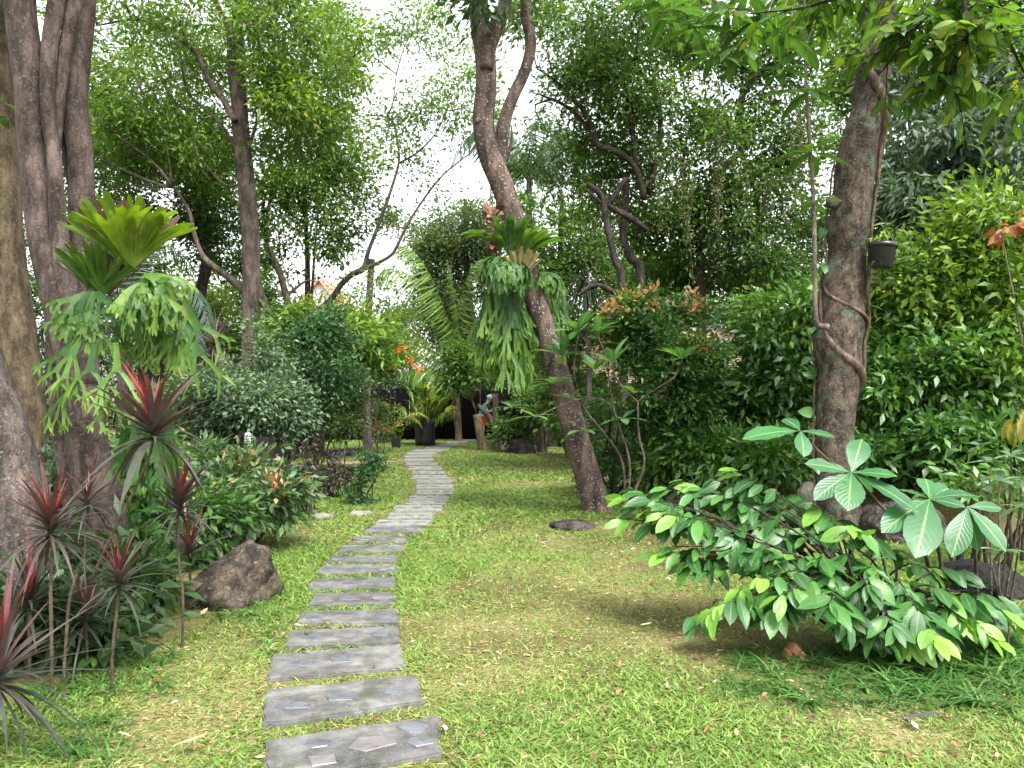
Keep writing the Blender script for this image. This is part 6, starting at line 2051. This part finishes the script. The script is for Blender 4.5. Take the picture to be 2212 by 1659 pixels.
M_TILE = tile_mat('red_tiles', (.42, .17, .11), (.5, .25, .17))
M_TILEP = tile_mat('pink_tiles', (.5, .33, .28), (.6, .44, .39))
M_WHITE = solid_mat('white_render', (.62, .6, .56), (.72, .7, .67), rough=.85)
p = W(690, 868, 55)
p[2] = 0
r_ = thing('gabled_house', 'distant white house with a steep red-tiled gable seen through the left trees', 'house', p)
za = W(688, 598, 55)[2]
boxes('wall', [((0, 4, (za - 3.2) / 2), (4.4, 8, za - 3.2)), ((-5.4, 6, 2.9), (6.2, 6, 5.8))], M_WHITE, r_, 0)
bm = bmesh.new()
a, b, c = bm.verts.new((-2.2, 0, za - 3.2)), bm.verts.new((2.2, 0, za - 3.2)), bm.verts.new((0, 0, za - .3))
d, e, f = bm.verts.new((-2.2, 8, za - 3.2)), bm.verts.new((2.2, 8, za - 3.2)), bm.verts.new((0, 8, za - .3))
bm.faces.new((a, b, c))
bm.faces.new((d, f, e))
bm.faces.new((a, c, f, d))
bm.faces.new((b, e, f, c))
me = bpy.data.meshes.new('gable_wall')
bm.to_mesh(me)
bm.free()
me.materials.append(M_WHITE)
o = bpy.data.objects.new('gable_wall', me)
COL.objects.link(o)
o.parent = r_
gable('roof', M_TILE, -2.2, 2.2, 0, 8, za - 3.5, za, 'y', .18, .45, r_)
o = gable('side_roof', M_TILEP, -8.5, -2.3, 3, 9, 5.6, 8.6, 'x', .18, .4, r_)

p = W(1490, 868, 25)
p[2] = 0
r_ = thing('tiled_house', 'low house with a faded pink tiled roof glimpsed behind the right bushes', 'house', p)
boxes('wall', [((-.8, 3, 1.1), (7.5, 5.6, 2.3))], M_WOOD, r_, 0)
gable('roof', tile_mat('faded_tiles', (.2, .11, .09), (.27, .18, .15)), -4.6, 3.0, 0, 6, 2.1, 4.2, 'x', .16, .5, r_)

p = W(890, 868, 30.5)
p[2] = 0
r_ = thing('bamboo_fence', 'tall dark fence of close-set bamboo poles closing the far end of the lawn', 'fence', p)
T = MB()
rg3 = np.random.default_rng(6)
for x_ in np.arange(-6.5, 4.4, .085):
    tube(T, [np.array((p[0] + x_, p[1] + rg3.normal(0, .01), -.1)), np.array((p[0] + x_ + rg3.normal(0, .02), p[1], 1.95 + rg3.normal(0, .06)))], .05, 7, n=3)
T.build('poles', solid_mat('black_bamboo', (.0035, .003, .0025), (.008, .0065, .005), rough=.9, spec=.1), r_)
T = MB()
for z_ in (.5, 1.7):
    tube(T, [np.array((p[0] - 6.5, p[1] + .09, z_)), np.array((p[0] + 4.4, p[1] + .09, z_))], .04, 7, n=4)
T.build('rails', M_WOOD, r_)


# ------------------------------------------------------------------ hanging vines on the right-hand trees
rng = np.random.default_rng(95)
for i, (x0, x1, y0, y1, Zv, ns, lab) in enumerate([(1395, 1440, 300, 520, 13.6, 7, 'thin strands of small yellow-green leaves dangling right of the dark limbs'), (1450, 1500, 380, 640, 13.8, 9, 'curtain of pale beaded vines hanging above the orange-tipped bush'),
                                                   (1525, 1590, 240, 640, 14.2, 12, 'thick curtain of leafy vines hanging beside the S-shaped limb'), (1600, 1665, 330, 620, 14.3, 12, 'leafy vine curtain hanging just right of the S-shaped limb'), (1680, 1735, 200, 560, 14.2, 9, 'hanging vine strands behind the pale sapling stem'), (1280, 1330, 420, 640, 14.5, 6, 'few vine strands hanging between the dark-limbed tree trunks')]):
    r_ = thing('hanging_vine', lab, 'vine', W((x0 + x1) / 2, y0, Zv), 'hanging vines')
    T, M = MB(), MB()
    for k in range(int(ns * .7)):
        x = rng.uniform(x0, x1) + rng.normal(0, 14)
        ya, yb = y0 + rng.uniform(-60, 80), y1 - rng.uniform(0, 160)
        zz = Zv + rng.uniform(-.4, .4)
        a, b = W(x, ya, zz), W(x + rng.normal(0, 5), max(yb, ya + 60), zz)
        b[0] = a[0] + rng.normal(0, .04)
        q_ = tube(T, [a, a * .7 + b * .3 + rng.normal(0, .07, 3), a * .35 + b * .65 + rng.normal(0, .07, 3), b], .005, 4, n=24)
        n = int(np.linalg.norm(a - b) * rng.uniform(18, 60))
        f = rng.random(n)
        pos = q_[(f * 23).astype(int)] + rng.normal(0, .045, (n, 3))
        place(M, leafT(1, .7, .2, .1), pos, rng.normal(0, 1, (n, 3)) + np.array((0, 0, -.4)), rng.normal(0, .6, (n, 3)) + np.array((0, -.4, .6)), rng.uniform(.035, .065, n), rng.random(n))
    T.build('strands', B_TWIG, r_)
    M.build('leaves', M_VINE, r_)

# ------------------------------------------------------------------ rough grass, weeds and ground cover
TM = MB()
rng = np.random.default_rng(96)
t_ = bladeT(5, .055, .8)
for (x0, x1, y0, y1, n_, L) in [(1650, 2230, 1405, 1530, 150, .2), (1560, 1700, 1400, 1500, 36, .15), (120, 360, 1330, 1500, 75, .17), (60, 260, 1480, 1640, 50, .15), (405, 600, 1270, 1345, 46, .16), (560, 600, 1230, 1300, 10, .15), (1240, 1340, 1090, 1130, 30, .16), (740, 830, 1085, 1105, 30, .12), (1030, 1110, 985, 1000, 30, .2),
                               (1580, 1770, 1020, 1160, 90, .22), (1340, 1480, 1050, 1120, 60, .2), (1880, 2212, 1100, 1250, 60, .24), (1980, 2212, 1380, 1470, 60, .22), (560, 700, 1090, 1120, 40, .1), (560, 640, 1330, 1420, 14, .12)]:
    for k in range(n_):
        px, py = rng.uniform(x0, x1), rng.uniform(y0, y1)
        g = G(px, py)
        if py < 1250 and px > 1340:
            g = W(px, py, np.interp(py, [1000, 1160, 1250], [11, 9.2, 6.8]))
        g[2] = float(hgt(g[0], g[1])) - .01
        nb = rng.integers(7, 14)
        a = rng.uniform(0, 6.28, nb)
        e = rng.uniform(.5, 1.7, nb)
        place(TM, t_, g + rng.normal(0, .02, (nb, 3)) * np.array((1, 1, 0)), np.stack([np.cos(a), np.sin(a), e], -1), np.stack([-np.cos(a) * .6, -np.sin(a) * .6, np.full(nb, .8)], -1), L * rng.uniform(.5, 1.3, nb), np.clip(rng.normal(.45, .25, nb), 0, 1), rng.uniform(.8, 1.4, nb))
tag(TM.build('tall_grass', M_TUFT), 'tufts of long rough grass round the rocks, stems and edges of the lawn', 'rough grass', kind='stuff')

CM = MB()
n = 26000
x = rng.uniform(-14, 14, n)
y = rng.uniform(3, 36, n)
k = (~lawn_mask(x, y)) & (np.abs(x) < .74 * y + 1) & (fbm(x * .7, y * .7) + .25 * rng.random(n) > .5)
x, y = x[k], y[k]
n = len(x)
a = rng.uniform(0, 6.28, n)
place(CM, leafT(3, .4, .2, .3), np.stack([x, y, hgt(x, y) + rng.uniform(0, .1, n)], -1), np.stack([np.cos(a), np.sin(a), rng.uniform(-.1, .9, n)], -1), np.array((0, 0, 1)) + rng.normal(0, .4, (n, 3)), rng.uniform(.05, .13, n) * (1 + y / 25), rng.random(n))
tag(CM.build('ground_cover', M_HEDGE), 'low leafy ground cover in the beds on both sides of the lawn', 'ground cover', kind='stuff')
LMm = MB()
n = 9000
x = rng.uniform(-12, 14, n)
y = rng.uniform(3, 26, n)
k = (~lawn_mask(x, y)) & (np.abs(x) < .74 * y + 1)
x, y = x[k], y[k]
n = len(x)
a = rng.uniform(0, 6.28, n)
place(LMm, leafT(3, .42, .3, -.2), np.stack([x, y, hgt(x, y) + .015], -1), np.stack([np.cos(a), np.sin(a), rng.uniform(-.2, .3, n)], -1), np.array((0, 0, 1)) + rng.normal(0, .35, (n, 3)), rng.uniform(.04, .1, n), rng.random(n))
tag(LMm.build('leaf_litter', M_LITTER), 'brown leaf litter on the shaded beds and the bank', 'leaf litter', kind='stuff')

# weeds with paired leaflets by the near rock
for (px, py, h, lab) in [(545, 1270, .16, 'small compound-leaved weed growing against the near brown rock'), (470, 1300, .12, 'low round-leaved weed at the left foot of the near brown rock'), (165, 1440, .13, 'bright round-leaved seedling on the lawn edge below the dark boulder'), (255, 1330, .14, 'small paired-leaved seedling beside the maroon plant cane')]:
    g = G(px, py)
    g[2] = float(hgt(g[0], g[1]))
    r_ = thing('weed', lab, 'weed', g, 'weeds by the left bed')
    T, M = MB(), MB()
    for k in range(6):
        a = rng.uniform(0, 6.28)
        e = g + np.array((math.cos(a) * .12, math.sin(a) * .1, h * rng.uniform(.7, 1.5)))
        q_ = tube(T, [g, (g + e) / 2 + np.array((0, 0, .04)), e], .002, 4, n=10)
        for j in range(3, 10):
            for s_ in (-1, 1):
                place(M, leafT(4, .55, .15, .15), [q_[j]], np.array((-math.sin(a) * s_, math.cos(a) * s_, .1)) + nrm(e - g) * .3, (0, -.2, 1), rng.uniform(.03, .05), rng.random())
    T.build('stem', B_CANE, r_)
    M.build('leaves', M_HEDGE, r_)
# tan-leaved seedlings at the lawn edge
for (px, py, lab) in [(480, 1135, 'tan-leaved seedling at the lawn edge left of the stepping stones'), (565, 1130, 'orange-brown drooping seedling leaf tuft nearest the stepping stones')]:
    g = G(px, py + 25)
    r_ = thing('tan_seedling', lab, 'seedling', g)
    M, T = MB(), MB()
    c = W(px, py, g[1])
    tube(T, [c, g], .005, 5, n=6)
    whorl(M, rng, c, 8, .15, leafT(5, .34, .2, .4), elev=-5)
    T.build('stem', B_TWIG, r_)
    M.build('leaves', leaf_mat('tan_leaf', [(0, (.3, .17, .06)), (1, (.42, .28, .12))], trans=.3), r_)


# ------------------------------------------------------------------ person
def skin_obj(name, pts, edges, radii, mat, parent, levels=2):
    me = bpy.data.meshes.new(name)
    me.from_pydata(pts, edges, [])
    o = bpy.data.objects.new(name, me)
    COL.objects.link(o)
    o.parent = parent
    sk = o.modifiers.new('skin', 'SKIN')
    sk.use_smooth_shade = True
    sv = me.skin_vertices[0].data
    for i, r in enumerate(radii):
        r = r if isinstance(r, tuple) else (r, r)
        sv[i].radius = r
        sv[i].use_root = (i == 0)
    if levels:
        su = o.modifiers.new('sub', 'SUBSURF')
        su.levels = levels
        su.render_levels = levels
    me.materials.append(mat)
    return o


pz = W(1041, 960, 27.6)
pz[2] = float(hgt(pz[0], pz[1]))
pr = thing('person', 'person in teal shirt, orange shorts and pale cap bending behind the small trunks', 'person', pz)
M_SKIN = solid_mat('skin', (.42, .24, .16), (.47, .28, .19), rough=.55, scale=20)
pts, edg, rd_ = [], [], []


def J(p, r, parent=None):
    pts.append(p)
    rd_.append(r)
    if parent is not None:
        edg.append((parent, len(pts) - 1))
    return len(pts) - 1


pel = J((0, 0, .94), (.12, .15))
sp1 = J((.06, 0, 1.1), (.11, .14), pel)
ch = J((.16, 0, 1.32), (.12, .16), sp1)
nk = J((.23, 0, 1.46), .055, ch)
hd0 = J((.27, 0, 1.54), .085, nk)
hd1 = J((.31, 0, 1.64), .1, hd0)
hd2 = J((.32, 0, 1.71), .07, hd1)
J((.405, 0, 1.59), .016, hd0)
for s_ in (-1, 1):
    sh = J((.16, s_ * .19, 1.38), .06, ch)
    el = J((.32, s_ * .25, 1.14), .042, sh)
    wr = J((.52, s_ * .19, 1.2), .03, el)
    hn = J((.59, s_ * .17, 1.22), .036, wr)
    for j, (a, L) in enumerate([(-.5, .06), (-.17, .085), (.15, .09), (.48, .075)]):
        k1 = J((.59 + L * .6, s_ * .17 + a * .06, 1.215), .01, hn)
        J((.59 + L, s_ * .17 + a * .075, 1.19), .008, k1)
    k1 = J((.585, s_ * .17 - s_ * .04, 1.25), .011, wr)
    J((.62, s_ * .17 - s_ * .055, 1.255), .009, k1)
    hp_ = J((0, s_ * .1, .87), .1, pel)
    kn = J((.1 if s_ < 0 else -.06, s_ * .11, .5), .062, hp_)
    an = J((.02 if s_ < 0 else -.16, s_ * .11, .1), .042, kn)
    he = J((.0 if s_ < 0 else -.18, s_ * .11, .045), .04, an)
    J((.2 if s_ < 0 else .02, s_ * .13, .03), .035, he)
skin_obj('body', pts, edg, rd_, M_SKIN, pr)
skin_obj('shirt', [(0, 0, .93), (.06, 0, 1.1), (.16, 0, 1.32), (.2, 0, 1.42), (.16, -.19, 1.38), (.26, -.235, 1.22), (.16, .19, 1.38), (.26, .235, 1.22)], [(0, 1), (1, 2), (2, 3), (2, 4), (4, 5), (2, 6), (6, 7)],
         [(.15, .185), (.14, .175), (.145, .19), .07, .085, .07, .085, .07], solid_mat('teal_cloth', (.02, .2, .2), (.035, .29, .28), rough=.85), pr)
skin_obj('shorts', [(0, 0, .93), (0, -.1, .86), (.06, -.11, .6), (0, .1, .86), (-.04, .11, .6)], [(0, 1), (1, 2), (0, 3), (3, 4)], [(.145, .18), .125, .105, .125, .105], solid_mat('orange_cloth', (.62, .07, .015), (.75, .1, .02), rough=.85), pr)
bm = bmesh.new()
bmesh.ops.create_uvsphere(bm, u_segments=20, v_segments=12, radius=.125)
for v in bm.verts:
    v.co.z = max(v.co.z, -.01) * 1.0
    if v.co.z < .0 and v.co.x > 0:
        v.co.x *= 1.7
me = bpy.data.meshes.new('cap')
bm.to_mesh(me)
bm.free()
me.polygons.foreach_set('use_smooth', np.full(len(me.polygons), True))
me.materials.append(solid_mat('pale_blue_cloth', (.3, .52, .58), (.45, .66, .7), rough=.85))
o = bpy.data.objects.new('cap', me)
COL.objects.link(o)
o.parent = pr
o.location = (.31, 0, 1.645)
o.rotation_euler = (0, rad(18), 0)
for s_ in (-1, 1):
    bm = bmesh.new()
    bmesh.ops.create_uvsphere(bm, u_segments=8, v_segments=6, radius=.012)
    me = bpy.data.meshes.new('eye')
    bm.to_mesh(me)
    bm.free()
    me.materials.append(M_PLASTIC)
    o = bpy.data.objects.new('eye', me)
    COL.objects.link(o)
    o.parent = pr
    o.location = (.392, s_ * .035, 1.62)
pr.rotation_euler.z = rad(-18)

# bushes just beyond the picture's edges, so the beds go on
for i, (px, py, Zf, rx, ry, lab) in enumerate([(-260, 900, 8.5, 190, 150, 'leafy bush at the far left beyond the pale leaning trunk'), (-420, 880, 12, 220, 130, 'green bush behind the leaning trunk at the far left'), (2380, 900, 9.5, 150, 150, 'leafy bush at the far right beyond the bright bush'), (2480, 1000, 7.0, 150, 130, 'low bush at the far right beside the glossy shrub')]):
    shrub('border_bush', lab, (px, Zf), [E(px, py, Zf, rx, ry, .9, 70)], dict(HL, per=18), 300 + i, nst=5)
